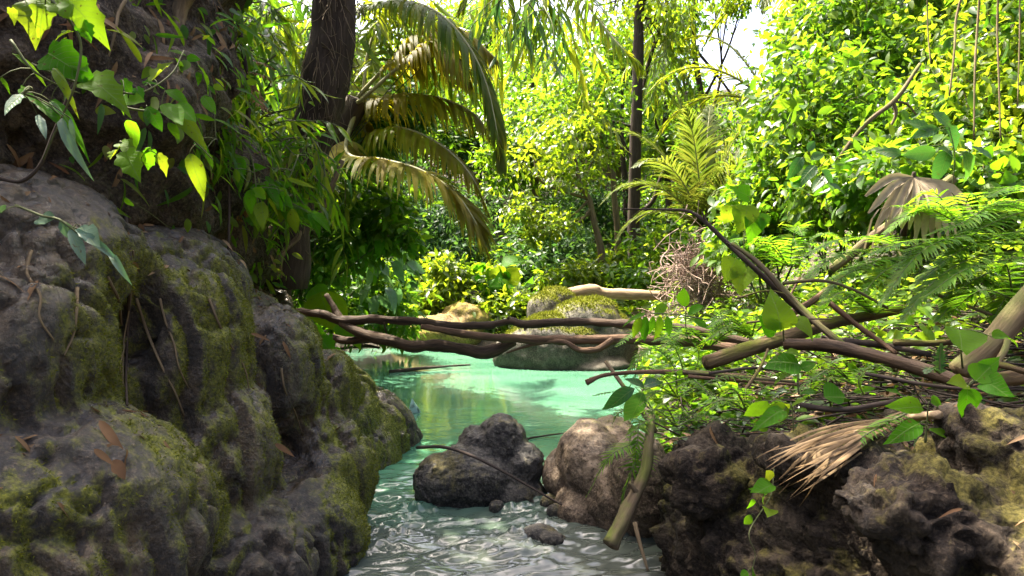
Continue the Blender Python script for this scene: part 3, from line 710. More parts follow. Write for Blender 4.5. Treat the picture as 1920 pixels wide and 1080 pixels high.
for yy_, xs, ks in rows:
    for j, x in enumerate(xs):
        px = pix(np.array([x, yy_, 5.]))[0]
        s = 1.0
        if 1230 < px < 1470: continue
        if 960 < px < 1120 and yy_ > 33: s = .6
        put_hill(ks[int(R.integers(0, 3))], x + R.normal(0, .7), yy_ + R.normal(0, 1.2), s * R.uniform(.8, 1.15))
for (x, y, k, s) in ((-3.0, 18, 2, .62), (-1.2, 18.5, 2, .55), (.9, 17.5, 2, .48), (2.3, 19, 2, .55), (-4.6, 17, 1, .8), (-6.5, 15, 1, .9), (-5.0, 13, 2, .75), (-6.8, 11.5, 1, .8), (4.3, 20, 0, .5), (8.6, 17, 1, .8), (9.5, 15, 0, .9), (10.5, 20, 0, .9), (-8.5, 9, 1, .9)):
    put_hill(k, x, y, s)

# undergrowth carpet: nobody could count it
def carpet(nm, lab, n, xr_, yr_, cond, T, size, mat, hgt=.25):
    x = R.uniform(*xr_, n * 3); y = R.uniform(*yr_, n * 3)
    z0 = ground_z(x, y, False); k = cond(x, y, z0); x, y = x[k][:n], y[k][:n]; z = ground_z(x, y)
    cl_ = fbm(np.stack([x * 1.4, y * 1.4, 0 * x], -1), 2); h = np.clip(hgt * (1 + 1.0 * cl_), .02, None) * R.random(len(x)) ** .7
    P = np.stack([x, y, z + h], -1)
    mb = MB(); D = unit(np.stack([R.normal(0, 1, len(x)), R.normal(0, 1, len(x)), R.normal(-.1, .4, len(x))], -1))
    place(mb, T, P, D, unit(R.normal(0, .45, (len(x), 3)) + [0, -.1, .9]), size * R.uniform(.5, 1.5, len(x)), np.clip(.5 + .35 * cl_ + R.normal(0, .2, len(x)), 0, 1))
    tag(link(nm, mb.mesh(nm, M[mat])), lab, None, None, "stuff")
def land(x, y): return np.maximum(np.maximum(xl(y) - x, x - xr(y)), y - 10.25)
carpet("hill_undergrowth", "low leafy undergrowth covering the valley behind the pool", 60000, (-20, 26), (11, 42), lambda x, y, z: z > .1, T_DIAM, .24, 'lf_mid', .7)
carpet("valley_undergrowth", "sunlit yellow-green undergrowth behind the pool boulder", 14000, (.5, 9), (10.3, 17), lambda x, y, z: land(x, y) > .4, T_OVAL, .15, 'lf_yel', .5)
carpet("slope_undergrowth", "small green plants carpeting the right slope", 22000, (1.1, 8), (3.6, 11), lambda x, y, z: (land(x, y) > .35), T_OVAL, .08, 'lf_lime', .22)
carpet("bank_undergrowth", "green plants carpeting the left bank beyond the cliff", 9000, (-7, -1.6), (6.2, 12), lambda x, y, z: (land(x, y) > .45), T_OVAL, .10, 'lf_mid', .3)

# ------------------------------------------------------------------ trees standing round the pool
B = lambda px, py, d, r, n: (at(px, py, d), r, n)
b = on_ground(at(1190, 500, 14)[0], 14)
t = tree("tall straight dark-trunked tree rising behind the pool boulder", b, [at(1188, 470, 14), at(1190, 330, 14), at(1194, 200, 14), at(1197, 90, 14), at(1200, -60, 14), at(1205, -260, 14)], [.17, .13, .12, .11, .1, .06],
         [B(1235, 40, 13.7, (.8, .8, .7), 500), B(1150, 20, 14.3, (.9, .8, .6), 420), B(1270, -60, 14, (.8, .8, .5), 260), B(1180, -200, 14, (1.8, 1.5, 1.0), 700), B(1330, 0, 14.5, (.5, .5, .3), 130)], T_DIAM, .15, 'lf_yel', 'bk_dark', kw=dict(down=.8))
lf, st = MB(), MB()
ps = [at(R.uniform(1225, 1300), R.uniform(-20, 170), R.uniform(13.6, 15)) for k in range(30)] + [at(R.uniform(1050, 1120), R.uniform(150, 240), 12.5) for k in range(8)]
sprays(lf, st, ps, [R.normal(0, 1, 3) * [1, .6, .3] + [0, 0, -.5] for _ in ps], 1.0, 16, T_NARROW, .34, 1.1)
part("hanging_twigs", st, M['stem'], t, "stuff"); part("hanging_leaves", lf, M['lf_yel'], t, "stuff")
for pth, r in (([(1200, 400), (1225, 375), (1245, 320), (1292, 265)], .06), ([(1194, 240), (1150, 228), (1120, 225), (1090, 222)], .03), ([(1196, 330), (1160, 250), (1100, 210)], .025)):
    mb = MB(); tube(mb, [at(x, y, 14) for x, y in pth], [r, r * .4], 7, None, .1); part("limb", mb, M['bk_dark'], t)

b = on_ground(at(1128, 505, 12)[0], 12)
tree("slender leaning tree with yellow-green leaves left of the tall trunk", b, [at(1128, 480, 12), at(1115, 420, 12), at(1105, 375, 12), at(1090, 350, 12), at(1075, 290, 12)], [.075, .06, .05, .035],
     [B(1060, 330, 12, (.55, .5, .30), 460), B(1000, 290, 12.3, (.6, .5, .4), 520), B(1080, 250, 12, (.5, .5, .4), 380), B(975, 390, 11.8, (.35, .4, .2), 300), B(1040, 420, 11.6, (.42, .4, .18), 330), B(1010, 440, 11.6, (.3, .3, .2), 260), B(1120, 300, 12.4, (.3, .4, .25), 160)], T_OVAL, .12, 'lf_yel', 'bk_grey', per=20)
b = on_ground(at(1160, 480, 13)[0], 13)
tree("thin upright tree with a mid-green crown just left of the tall trunk", b, [at(1158, 440, 13), at(1152, 370, 13), at(1145, 290, 13), at(1118, 240, 13), at(1105, 190, 13)], [.065, .06, .05, .035],
     [B(1090, 190, 13, (.8, .7, .5), 620), B(1130, 250, 13.2, (.4, .5, .4), 260), B(1040, 230, 13.3, (.7, .6, .5), 560), B(1080, 150, 13.5, (.7, .6, .4), 600)], T_OVAL, .13, 'lf_lime', 'bk_grey', per=22)
b = on_ground(at(1000, 470, 17)[0], 17)
tree("rounded pale green tree in the middle distance above the valley", b, [at(1000, 380, 17), at(1010, 280, 17), at(1015, 200, 17)], [.12, .09, .05],
     [B(1000, 240, 17, (1.0, .9, .8), 1500), B(1060, 200, 17.3, (.9, .8, .7), 1200), B(960, 300, 16.8, (.9, .7, .7), 1200), B(1080, 140, 17.5, (.7, .7, .5), 700)], T_DIAM, .19, 'lf_lime', 'bk_grey')
b = on_ground(at(1360, 450, 15)[0], 15)
tree("open-crowned tree against the sky gap on the right", b, [at(1355, 380, 15), at(1330, 260, 15), at(1310, 150, 15), at(1300, 60, 15), at(1310, -60, 15)], [.10, .09, .07, .06, .04],
     [B(1285, 180, 15, (.35, .4, .25), 200), B(1310, 250, 15, (.7, .6, .35), 500), B(1285, 110, 15, (.3, .3, .25), 130), B(1340, 20, 15, (.6, .5, .3), 300), B(1390, 10, 15, (.5, .5, .25), 240), B(1400, 250, 15, (.7, .6, .4), 500), B(1280, 40, 15, (.4, .4, .3), 240)], T_DIAM, .13, 'lf_mid', 'bk_dark', per=22)

for lab, px, d, y1, bl in (("tall slim tree rising between the slender trees and the tall trunk", 1170, 19, 120, [(1165, 110, 1.1), (1120, 90, .9), (1180, 60, 1.0)]), ("tall slim tree behind the hanging bamboo at top centre", 1000, 20, 110, [(1000, 130, 1.2), (960, 190, 1.0), (1040, 90, 1.0)]), ("tall slim tree right of the tall straight trunk", 1250, 18, 150, [(1250, 170, .9), (1235, 250, .8), (1268, 300, .8)])):
    b = on_ground(at(px, 480, d)[0], d)
    tree(lab, b, [at(px + 4, 380, d), at(px - 4, 260, d), at(px, y1, d)], [.10, .08, .04], [B(x, y, d, (r, r, r * .7), 620) for x, y, r in bl], T_DIAM, .19, 'lf_lime', 'bk_dark', group="tall slim trees behind the pool", per=20)
# small palm behind the brush pile
def palm(label, base, crown_pt, rad, fronds, lmat, fk, name="palm", group=None, bark='bk_grey', trunk_mid=None):
    t = thing(name, label, "palm", base, group)
    st = MB(); tube(st, [base - [0, 0, .1]] + ([trunk_mid] if trunk_mid is not None else []) + [crown_pt], rad, 10, None, .12); part("trunk", st, M[bark], t)
    for f in fronds:
        mt = lmat
        if isinstance(f, tuple) and isinstance(f[0], str): mt, f = f
        frond_part(t, [crown_pt] + f if np.ndim(f[0]) and len(f[0]) == 3 and isinstance(f[0], np.ndarray) else f, "frond", mt, **fk)
    return t
def arc(c, az, el, ln, bend):
    p = [np.asarray(c, float)]; d = np.array([math.sin(az) * math.cos(el), math.cos(az) * math.cos(el), math.sin(el)])
    for k in range(6):
        p.append(p[-1] + d * ln / 6); d = unit(d + np.array([0, 0, -bend * (.12 + .08 * k)]))
    return p
c0 = at(1318, 425, 9.3)
fr = [arc(c0, az, el, ln, bd) for az, el, ln, bd in ((-1.6, .85, 1.7, 1.3), (-1.3, 1.15, 1.9, .8), (-.6, 1.38, 1.9, .4), (.4, 1.33, 1.85, .5), (1.3, 1.12, 1.8, .8), (1.7, .8, 1.7, 1.3), (-2.2, 1.0, 1.7, 1.1), (2.6, 1.05, 1.6, 1.0), (3.1, .8, 1.4, 1.4), (-1.5, .5, 1.4, 1.4), (-2.6, 1.25, 1.7, .7), (2.0, 1.3, 1.7, .6))]
palm("small young palm with upright feathery fronds behind the brush pile", on_ground(c0[0], 9.3), c0, [.07, .06], fr, 'lf_palmd', dict(nleaf=70, llen=.48, lw=.026, petiole=.12, droop=.4, a0=60, rr=(.016, .004)))
c0 = at(1445, 195, 12.5)
fr = [arc(c0, az, el, ln, bd) for az, el, ln, bd in ((-1.5, .7, 2.6, 1.2), (-1.2, .35, 2.4, 1.2), (-.9, 1.1, 2.4, .9), (.8, .9, 2.4, 1.1), (1.6, .5, 2.4, 1.2), (-1.9, .1, 2.0, .9), (2.8, .6, 2.2, 1.2))]
palm("distant feather palm beside the sky gap on the right", on_ground(c0[0], 12.5), c0, [.11, .08], fr, 'lf_palm', dict(nleaf=44, llen=.6, lw=.045, petiole=.15, droop=.5, rr=(.03, .008)))
c0 = at(1490, -30, 14)
fr = [arc(c0, az, el, ln, bd) for az, el, ln, bd in ((-1.5, .2, 1.9, 1.3), (-1.0, .0, 2.2, 1.0), (-1.8, .5, 2.0, 1.4), (1.5, .3, 2.2, 1.2), (.3, .4, 2.2, 1.2), (-2.3, -.1, 1.6, 1.2))]
palm("tall feather palm hanging grey-green fronds at the top right of the sky gap", on_ground(c0[0] + .4, 14), c0, [.13, .09], fr, 'lf_palm', dict(nleaf=40, llen=.6, lw=.045, petiole=.15, droop=.8, rr=(.03, .008)))

# feather palm leaning in from the left bank, long fronds hanging over the pool
c0 = at(672, 190, 6.2); b0 = on_ground(-2.3, 6.5)
t = thing("palm", "big feather palm on the left bank with long fronds arching over the pool", "palm", b0)
st = MB(); tube(st, [b0 - [0, 0, .1], (b0 + c0) / 2 + [-.25, 0, 0], c0], [.16, .13, .11], 10, None, .12); part("trunk", st, M['bk_dark'], t)
F_ = [('lf_palm', [(640, 40, 5.6), (700, 14, 5.3), (770, 5, 5.1), (830, 32, 4.9), (880, 90, 4.8), (912, 160, 4.75), (930, 240, 4.7), (942, 318, 4.7)], dict(nleaf=120, llen=.52, lw=.036, petiole=.22, droop=1.3)),
      ('lf_palmy', [(672, 180, 6.2), (740, 110, 6.2), (800, 62, 6.2), (870, 60, 6.1), (930, 110, 6.0)], dict(nleaf=80, llen=.75, lw=.042, petiole=.35, droop=1.5)),
      ('lf_palmy', [(680, 185, 6.0), (760, 115, 5.9), (805, 85, 5.9), (850, 100, 5.8), (880, 150, 5.8)], dict(nleaf=72, llen=.6, lw=.042, petiole=.4, droop=1.6)),
      ('lf_palmy', [(690, 190, 6.3), (760, 178, 6.1), (830, 186, 6.0), (890, 215, 5.9), (920, 260, 5.9)], dict(nleaf=95, llen=.5, lw=.04, petiole=.12, droop=1.5)),
      ('lf_palmy', [(690, 250, 6.4), (750, 240, 6.1), (820, 268, 5.8), (880, 325, 5.6), (918, 405, 5.6)], dict(nleaf=95, llen=.45, lw=.036, petiole=.1, droop=1.3)),
      ('lf_palmy', [(650, 285, 6.0), (720, 300, 5.7), (790, 320, 5.5), (850, 360, 5.4), (890, 415, 5.3), (915, 480, 5.3)], dict(nleaf=115, llen=.62, lw=.042, petiole=.12, droop=.75)),
      ('lf_palm', [(680, 185, 6.2), (690, 100, 6.4), (720, 20, 6.5), (770, -40, 6.5), (850, -60, 6.4)], dict(nleaf=60, llen=.7, lw=.036, petiole=.2, droop=1.2)),
      ('lf_palm', [(665, 190, 6.4), (620, 120, 6.8), (560, 80, 7.0), (500, 90, 7.2)], dict(nleaf=60, llen=.6, lw=.036, petiole=.2, droop=1.0)),
      ('lf_palm', [(680, 190, 6.6), (720, 130, 7.4), (760, 90, 8.2), (800, 80, 9.0)], dict(nleaf=60, llen=.7, lw=.036, petiole=.2, droop=1.2))]
for mt, f, kw in F_:
    frond_part(t, ([c0] if f[0][1] > 60 else [at(640, 120, 5.9)]) + pp(f), "frond", mt, rr=(.022, .005), **kw)
# palm whose crown is above the frame: one frond hangs into the picture
c0 = at(1010, -120, 7.4); b0 = on_ground(-5.2, 7.6)
t = thing("palm", "coconut palm leaning out overhead with a bright frond hanging at top centre", "palm", b0)
st = MB(); tube(st, [b0 - [0, 0, .1], at(420, -260, 7.6), c0], [.17, .14, .12], 10, None, .12); part("trunk", st, M['bk_grey'], t)
for mt, f, kw in [('lf_palm', [(1060, -60, 7.3), (1100, 5, 7.1), (1135, 55, 7.0), (1170, 95, 6.9), (1205, 130, 6.9)], dict(nleaf=58, llen=.62, lw=.036, petiole=.15, droop=.9, a0=75, a1=40)),
                  ('lf_palm', [(1080, -130, 7.4), (1180, -90, 7.3), (1240, 10, 7.2)], dict(nleaf=50, llen=.6, lw=.036, petiole=.3, droop=1.2)),
                  ('lf_palm', [(960, -110, 7.2), (900, -40, 7.0), (860, 20, 7.0)], dict(nleaf=50, llen=.5, lw=.034, petiole=.3, droop=1.0))]:
    frond_part(t, [c0] + pp(f), "frond", mt, rr=(.022, .005), **kw)

# ------------------------------------------------------------------ bushes round the pool
def bush(label, base, blobs, T, size, mat, name="bush", per=26, group=None, kw=None, stems=4, leaves=None):
    t = thing(name, label, "bush", base, group)
    st = MB()
    for (c, r, n) in blobs:
        for k in range(stems if len(blobs) < 4 else 2):
            e = np.asarray(c) + R.normal(0, .5, 3) * r; tube(st, [base + R.normal(0, .08, 3) * [1, 1, 0], (base + e) / 2 + R.normal(0, .06, 3), e], [.014, .004], 5)
    part("stems", st, M['stem'], t, "stuff")
    cr = MB(); crown(cr, blobs, T, size, per, **(kw or {})); part("foliage", cr, M[mat], t, "stuff")
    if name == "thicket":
        cr = MB(); crown(cr, [(c_, np.asarray(r_) * .9, int(n_ * .28)) for c_, r_, n_ in blobs], T_OVALH, size * 1.25, per, **(kw or {})); part("mid_green_foliage", cr, M['lf_mid'], t, "stuff")  # second leaf tone, mid-green, mixed through the thicket for variety
        tw = MB()
        for c_, r_, n_ in blobs:
            for k in range(9):
                e = np.asarray(c_) + unit(R.normal(0, 1, 3)) * r_ * R.uniform(.7, 1.15); tube(tw, [np.asarray(c_) + R.normal(0, .2, 3) * r_ - [0, 0, .2], (np.asarray(c_) + e) / 2 + R.normal(0, .1, 3), e], [.009, .003], 4)
        part("twigs", tw, M['bk_grey'], t, "stuff")
    if leaves:
        key, TT, mt, n, s = leaves
        for k in range(n):
            c, r, _ = blobs[int(R.integers(0, len(blobs)))]; dd = unit(R.normal(0, 1, 3) + [0, -.7, .3]); p = np.asarray(c) + dd * r * R.uniform(.85, 1.1)
            leaf_obj(key, TT, M[mt], t, p, unit(dd * .5 + R.normal(0, .6, 3) + [0, 0, -.5]), unit(R.normal(0, .4, 3) + [0, -.4, .8]), s * R.uniform(.7, 1.3))
    return t
g = lambda px, d: on_ground(at(px, 500, d)[0], d)
bush("bright yellow-green leafy bush on the far shore above the golden mound", g(860, 11.2), [B(850, 545, 11.2, (.62, .4, .34), 1100), B(930, 590, 11.0, (.55, .4, .34), 1000), B(840, 505, 11.3, (.34, .3, .25), 500), B(970, 570, 11.2, (.45, .4, .25), 700), B(790, 570, 11.2, (.35, .3, .22), 450), B(985, 620, 10.6, (.3, .25, .2), 350)], T_OVAL, .13, 'lf_yel')
t = bush("big-leaved sunlit plant topping the bright bush on the far shore", g(925, 11.4), [B(925, 520, 11.4, (.25, .25, .2), 60)], T_OVAL, .14, 'lf_yel', leaves=("heartb", T_HEART, 'lf_big', 26, .34))
bush("yellow-leaved shrub on the far shore between the pale log and the trees", g(1070, 11.5), [B(1090, 515, 11.6, (.5, .4, .22), 700), B(1050, 530, 11.2, (.3, .3, .16), 350), B(1150, 510, 11.8, (.4, .3, .25), 500)], T_OVAL, .13, 'lf_yel')
bush("leafy green shrub under the tall trunk", g(1230, 12), [B(1230, 480, 12, (.6, .5, .4), 900), B(1180, 520, 11.5, (.5, .4, .25), 600), B(1270, 440, 12, (.4, .4, .4), 600)], T_OVAL, .13, 'lf_lime')
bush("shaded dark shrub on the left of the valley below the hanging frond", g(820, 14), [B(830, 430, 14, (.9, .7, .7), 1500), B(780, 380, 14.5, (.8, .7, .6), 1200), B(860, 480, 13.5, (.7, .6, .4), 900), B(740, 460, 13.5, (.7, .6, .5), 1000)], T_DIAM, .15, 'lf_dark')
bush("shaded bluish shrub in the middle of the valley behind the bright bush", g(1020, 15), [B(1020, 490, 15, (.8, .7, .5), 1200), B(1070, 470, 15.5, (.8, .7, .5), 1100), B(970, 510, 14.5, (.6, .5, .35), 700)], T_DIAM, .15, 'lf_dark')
bush("green shrub overhanging the left shore of the pool", on_ground(-2.9, 9.3), [B(690, 570, 9.0, (.55, .5, .45), 1300), B(640, 500, 8.8, (.6, .5, .5), 1300), B(735, 610, 9.4, (.35, .4, .25), 600), B(620, 580, 8.0, (.4, .4, .35), 700)], T_OVAL, .12, 'lf_mid')
bush("tall leafy shrub on the left bank with lime leaves at its right edge", on_ground(-2.7, 7.4), [B(640, 430, 7.2, (.5, .5, .45), 1000), B(700, 400, 7.2, (.4, .4, .35), 700), B(740, 440, 7.0, (.22, .25, .16), 260), B(600, 340, 7.4, (.5, .5, .5), 900), B(560, 480, 7.0, (.4, .4, .4), 700)], T_OVAL, .12, 'lf_mid', leaves=("ovalb", T_OVALH, 'lf_big', 70, .17))
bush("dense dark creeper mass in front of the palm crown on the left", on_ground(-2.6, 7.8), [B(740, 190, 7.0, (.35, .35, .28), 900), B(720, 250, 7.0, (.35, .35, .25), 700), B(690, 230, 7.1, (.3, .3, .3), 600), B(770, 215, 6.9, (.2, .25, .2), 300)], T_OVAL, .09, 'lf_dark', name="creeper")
bush("pale big-leaved climber on the left bank under the shrub", on_ground(-2.6, 8.4), [B(720, 500, 8.2, (.25, .3, .4), 160)], T_OVAL, .12, 'lf_dark', leaves=("ovals", T_OVALH, 'lf_sil', 36, .24))

# ------------------------------------------------------------------ vine-covered thickets climbing the right slope
TH = [("lime thicket of round leaves at the foot of the right slope near the small palm", 1440, 7.6, [B(1440, 400, 7.6, (.5, .5, .45), 900), B(1400, 460, 7.4, (.35, .4, .3), 500), B(1470, 320, 7.8, (.5, .5, .45), 900)], 60),
      ("sunlit vine thicket in the middle of the right slope above the dead fan leaf", 1580, 7.0, [B(1560, 250, 7.0, (.6, .6, .5), 1200), B(1640, 300, 6.6, (.5, .5, .45), 900), B(1520, 180, 7.4, (.6, .6, .5), 1100), B(1560, 360, 6.4, (.4, .4, .35), 700)], 80),
      ("high vine curtain at the top of the right slope left of the lianas", 1620, 8.6, [B(1580, 70, 8.6, (.8, .7, .6), 1500), B(1680, 130, 8.2, (.7, .6, .55), 1200), B(1530, 90, 9.0, (.4, .5, .5), 700), B(1640, -20, 8.8, (.8, .7, .5), 900), B(1700, 220, 7.6, (.5, .5, .4), 800)], 60),
      ("yellow-green vine mass behind the hanging lianas at the right edge", 1840, 6.6, [B(1820, 200, 6.6, (.6, .6, .6), 1300), B(1900, 280, 6.2, (.5, .5, .5), 900), B(1880, 80, 7.0, (.7, .6, .6), 1200), B(1780, 300, 6.2, (.45, .45, .4), 700), B(1960, 180, 6.6, (.5, .5, .6), 700)], 80),
      ("leafy vine thicket behind the dead fan leaf and its log", 1680, 5.6, [B(1660, 340, 5.6, (.4, .4, .3), 700), B(1760, 360, 5.4, (.4, .4, .3), 700), B(1860, 350, 5.2, (.4, .4, .3), 700)], 60)]
for lab, px, d, bl, nlf in TH:
    x_ = at(px, 400, d)[0]
    bush(lab, on_ground(x_, d), bl, T_OVAL, .105, 'lf_yel' if 'yellow' in lab else 'lf_lime', "thicket", 24, "vine thickets on the right slope", dict(up=.6), 3, ("heartv", T_HEART, 'lf_big', nlf, .125))
# trees standing in the thicket
b = on_ground(at(1745, 300, 9.5)[0], 9.5)
tree("dark-trunked tree behind the vine thickets at the upper right", b, [at(1742, 200, 9.5), at(1745, 90, 9.5), at(1738, -60, 9.5), at(1730, -250, 9.5)], [.13, .11, .1, .07], [B(1800, 20, 9.4, (.9, .8, .5), 1200), B(1690, -60, 9.5, (1.0, .9, .6), 1300), B(1900, -60, 9.2, (1.0, .9, .6), 1200), B(1780, -250, 9.4, (1.8, 1.5, .9), 1600)], T_OVAL, .14, 'lf_lime', 'bk_dark', per=30)
b = on_ground(at(1960, 300, 8.5)[0], 8.5)
tree("leafy tree at the right edge behind the lianas", b, [at(1950, 100, 8.5), at(1960, -150, 8.5)], [.12, .08], [B(1900, 20, 8.3, (.8, .7, .6), 1100), B(2000, 60, 8.4, (.8, .7, .7), 900), B(1930, -170, 8.4, (1.3, 1.1, .8), 1300)], T_OVAL, .13, 'lf_mid', 'bk_dark', per=30)

carpet("bank_weeds", "small weeds sprouting among the twigs on the right bank", 3600, (.8, 3.6), (2.5, 6.0), lambda x, y, z: land(x, y) > .22, T_OVALH, .065, 'lf_lime', .10)
carpet("shore_weeds", "leafy weeds hanging over the right shore of the pool", 3000, (.85, 2.3), (3.5, 8.2), lambda x, y, z: (land(x, y) > .02) & (land(x, y) < .6), T_OVALH, .08, 'lf_lime', .16)

# ================================================================== LEFT BANK: earth overhang, dark tree, creepers
eb = [L(60, 120, 2.9, .75, .7, .50, (0, 20, 0)), L(230, 90, 3.3, .50, .6, .62, (0, 10, 0)), L(150, 290, 3.1, .62, .7, .42, (0, 32, 0)), L(300, 320, 3.5, .44, .6, .42, (0, 28, 0)), L(250, -120, 3.6, .6, .7, .6),
      L(20, -100, 3.2, .9, .8, .6), L(350, 420, 3.8, .36, .5, .30, (0, 24, 0)), L(430, 470, 4.4, .30, .4, .22, (0, 24, 0)), ((-2.7, 3.4, 2.2), (.95, 1.4, 1.2), (0, 0, 0)), ((-3.0, 4.4, 1.7), (.9, 1.1, .9), (0, 0, 0)), ((-2.6, 2.0, 2.0), (.9, 1.2, 1.2), (0, 0, 0))]
M['rk_earth'] = rock_mat("root_bound_earth", (.018, .012, .007), (.07, .048, .03), (.17, .125, .08), (.05, .06, .012), (.10, .10, .03), .7, (4, 4, 1.6), .9, .05)
o = rock("earth_bank", eb, .026, lambda v, n: .07 * fbm(v * 2.2, 3) + .045 * np.abs(fbm(v * 6, 3)) + .02 * fbm(v * 16, 3), lambda v, n: np.clip(.16 + .5 * fbm(v * 2, 3), 0, 1), M['rk_earth'], (-2.3, 3.3, 1.4), "earth", 2)
tag(o, "dark root-bound earth bank above the wet rock wall", None, None, "structure")

def litter(nm, lab, key, n, wf, T, size, mat='lf_dead'):
    P, Nn = surf_pts(key, n, wf); mb = MB()
    T1 = unit(np.cross(Nn, R.normal(0, 1, (n, 3)))); D = unit(T1 + [0, 0, -.5] + Nn * R.normal(.1, .2, (n, 1)))
    place(mb, T, P + Nn * .008, D, unit(Nn + R.normal(0, .35, (n, 3))), size * R.uniform(.5, 1.4, n))
    tag(link(nm, mb.mesh(nm, M[mat])), lab, None, None, "stuff")
litter("leaf_litter", "dry brown leaves caught on the earth bank", "earth", 900, lambda c, n, m_: np.clip(n[:, 2] + .35, 0, 1) * vis(c) * (pix(c)[1] > -60), T_NARROWH, .12)
litter("cliff_litter", "dry leaves lying on the ledges of the wet rock wall", "cliff", 420, lambda c, n, m_: np.clip(n[:, 2] - .45, 0, 1) * vis(c) * (c[:, 2] > .5), T_NARROWH, .085)

P, Nn = surf_pts("earth", 1500, lambda c, n, m_: (.25 + np.clip(fbm(c * 2.1 + 2, 2), 0, 1)) * vis(c) * (pix(c)[1] > -80) * sst(40, 330, pix(c)[0])); mb = MB()
hf = 800
place(mb, T_NARROWH, P[hf:] + Nn[hf:] * R.uniform(.01, .12, (700, 1)), unit(Nn[hf:] * .6 + R.normal(0, .5, (700, 3)) + [0, 0, -.6]), unit(Nn[hf:] + R.normal(0, .5, (700, 3)) + [0, 0, .4]), .13 * R.uniform(.5, 1.4, 700)); P = P[:hf]; Nn = Nn[:hf]
place(mb, T_OVALH, P + Nn * R.uniform(.01, .10, (1500, 1))[:hf], unit(Nn * .5 + R.normal(0, .4, (hf, 3)) + [0, 0, -.8]), unit(Nn + R.normal(0, .4, (hf, 3)) + [0, 0, .4]), .06 * R.uniform(.5, 1.5, hf))
tag(link("bank_foliage", mb.mesh("bank_foliage", M['lf_bam'])), "small green leaves creeping over the earth bank", None, None, "stuff")
# the shaggy dark tree leaning over the stream; its crown clumps, out of view, are placed to shade the foreground
b0 = at(530, 420, 4.9); b0 = np.array([b0[0], 4.9, b0[2] - .25])
t = thing("tree", "shaggy dark leaning tree trunk with aerial roots on top of the left bank", "tree", b0)
st = MB(); trunk = tube(st, [b0 - [0, 0, .2], at(545, 390, 4.9), at(572, 300, 4.85), at(598, 200, 4.8), at(618, 90, 4.75), at(628, -20, 4.7), at(640, -200, 4.6), at(700, -420, 4.4)], [.17, .14, .15, .15, .155, .15, .14, .1], 14, 46, .22)
part("trunk", st, M['bk_dark'], t)
for pth, r in (([(530, 400, 4.8), (500, 450, 4.6), (478, 520, 4.4), (500, 570, 4.3)], .035), ([(545, 400, 4.85), (560, 440, 4.8), (530, 475, 4.7), (525, 520, 4.7)], .03), ([(540, 380, 4.8), (490, 420, 4.6), (470, 480, 4.45)], .02), ([(640, 300, 4.9), (600, 400, 4.9), (530, 475, 4.9)], .025)):
    mb = MB(); tube(mb, pp(pth), [r, r * .7, r * .5], 7, None, .15); part("root", mb, M['root'], t)
fb = MB()
for k in range(520):
    i = int(R.integers(4, 40)); p = trunk[i] + unit(R.normal(0, 1, 3) + [0, -.6, 0]) * .15; ln = R.uniform(.06, .28)
    e = p + np.array([R.normal(0, .06), R.normal(-.03, .05), -ln]); tube(fb, [p, (p + e) / 2 + R.normal(0, .02, 3), e], [.004, .0015], 3, 4, 0, False)
part("root_fibres", fb, M['root'], t, "stuff")
lb = MB(); shade_clumps = []
for (x, y, z, r, n) in ((-2.2, 5.4, 6.2, 1.2, 620), (-1.3, 5.2, 6.5, 1.1, 560), (-3.4, 4.6, 6.0, 1.3, 640), (-.9, 4.2, 6.6, .9, 360), (-2.3, 4.0, 5.8, 1.1, 460), (-4.0, 6.2, 6.2, 1.2, 560), (-3.8, 3.0, 5.8, 1.2, 420), (-.3, 4.7, 6.6, .8, 320), (.3, 3.7, 6.4, .8, 300)):
    c = np.array([x, y, z]); shade_clumps.append((c, np.array([r, r, r * .45]), n)); lb = MB(); tube(lb, [trunk[-1], (trunk[-1] + c) / 2 + [0, 0, .3], c], [.07, .02], 6); part('limb', lb, M['bk_dark'], t)
cr = MB(); crown(cr, shade_clumps, T_OVAL, .24, 26); part("crown", cr, M['lf_mid'], t, "stuff")

# hanging sprays of narrow leaves at top centre (crown twigs of an overhanging bamboo)
def bamboo(label, base, tips, culm_r, spr, size, nlv, mat, group, d_cl=None, objs=0, ln=.5, name="bamboo", droop=.8):
    t = thing(name, label, "bamboo", base, group)
    for tp in tips:
        mb = MB(); tube(mb, [base, (base + tp) / 2 + np.array([R.normal(0, .1), 0, .25]), tp], [culm_r, culm_r * .35], 6); part("culm", mb, M['stem'], t)
    lf, st = MB(), MB(); sprays(lf, st, spr, [unit(R.normal(0, 1, 3) * [1, .7, .4] + [0, -.15, -.25]) for _ in spr], ln, nlv, T_NARROWH, size, droop)
    part("twigs", st, M['stem'], t, "stuff"); part("foliage", lf, M[mat], t, "stuff")
    for k in range(objs):
        p = spr[int(R.integers(0, len(spr)))] + R.normal(0, .10, 3)
        leaf_obj("narb", T_NARROWH, M['lf_big'], t, p, unit(R.normal(0, .7, 3) + [.2, -.3, -.3]), unit(R.normal(0, .5, 3) + [0, -.5, .7]), size * R.uniform(.8, 1.4))
    return t
rnd_px = lambda x0, x1, y0, y1, d0, d1, n: [at(R.uniform(x0, x1), R.uniform(y0, y1), R.uniform(d0, d1)) for k in range(n)]
BG = "narrow-leaved bamboo clumps on the left bank"
bamboo("narrow-leaved bamboo clump left of the dark leaning trunk", on_ground(-2.35, 5.0), [at(450, 80, 4.7), at(520, 40, 4.7), at(400, -80, 4.7), at(560, 200, 4.5)], .014, rnd_px(385, 560, -10, 280, 4.1, 5.0, 46), .17, 13, 'lf_lime', BG, objs=45)
bamboo("leafy bamboo sprays in front of the base of the dark trunk", on_ground(-1.9, 4.5), [at(560, 260, 4.3), at(600, 300, 4.3), at(520, 300, 4.3)], .01, rnd_px(480, 640, 230, 330, 4.0, 4.4, 20), .14, 12, 'lf_bam', BG, objs=30, ln=.35)
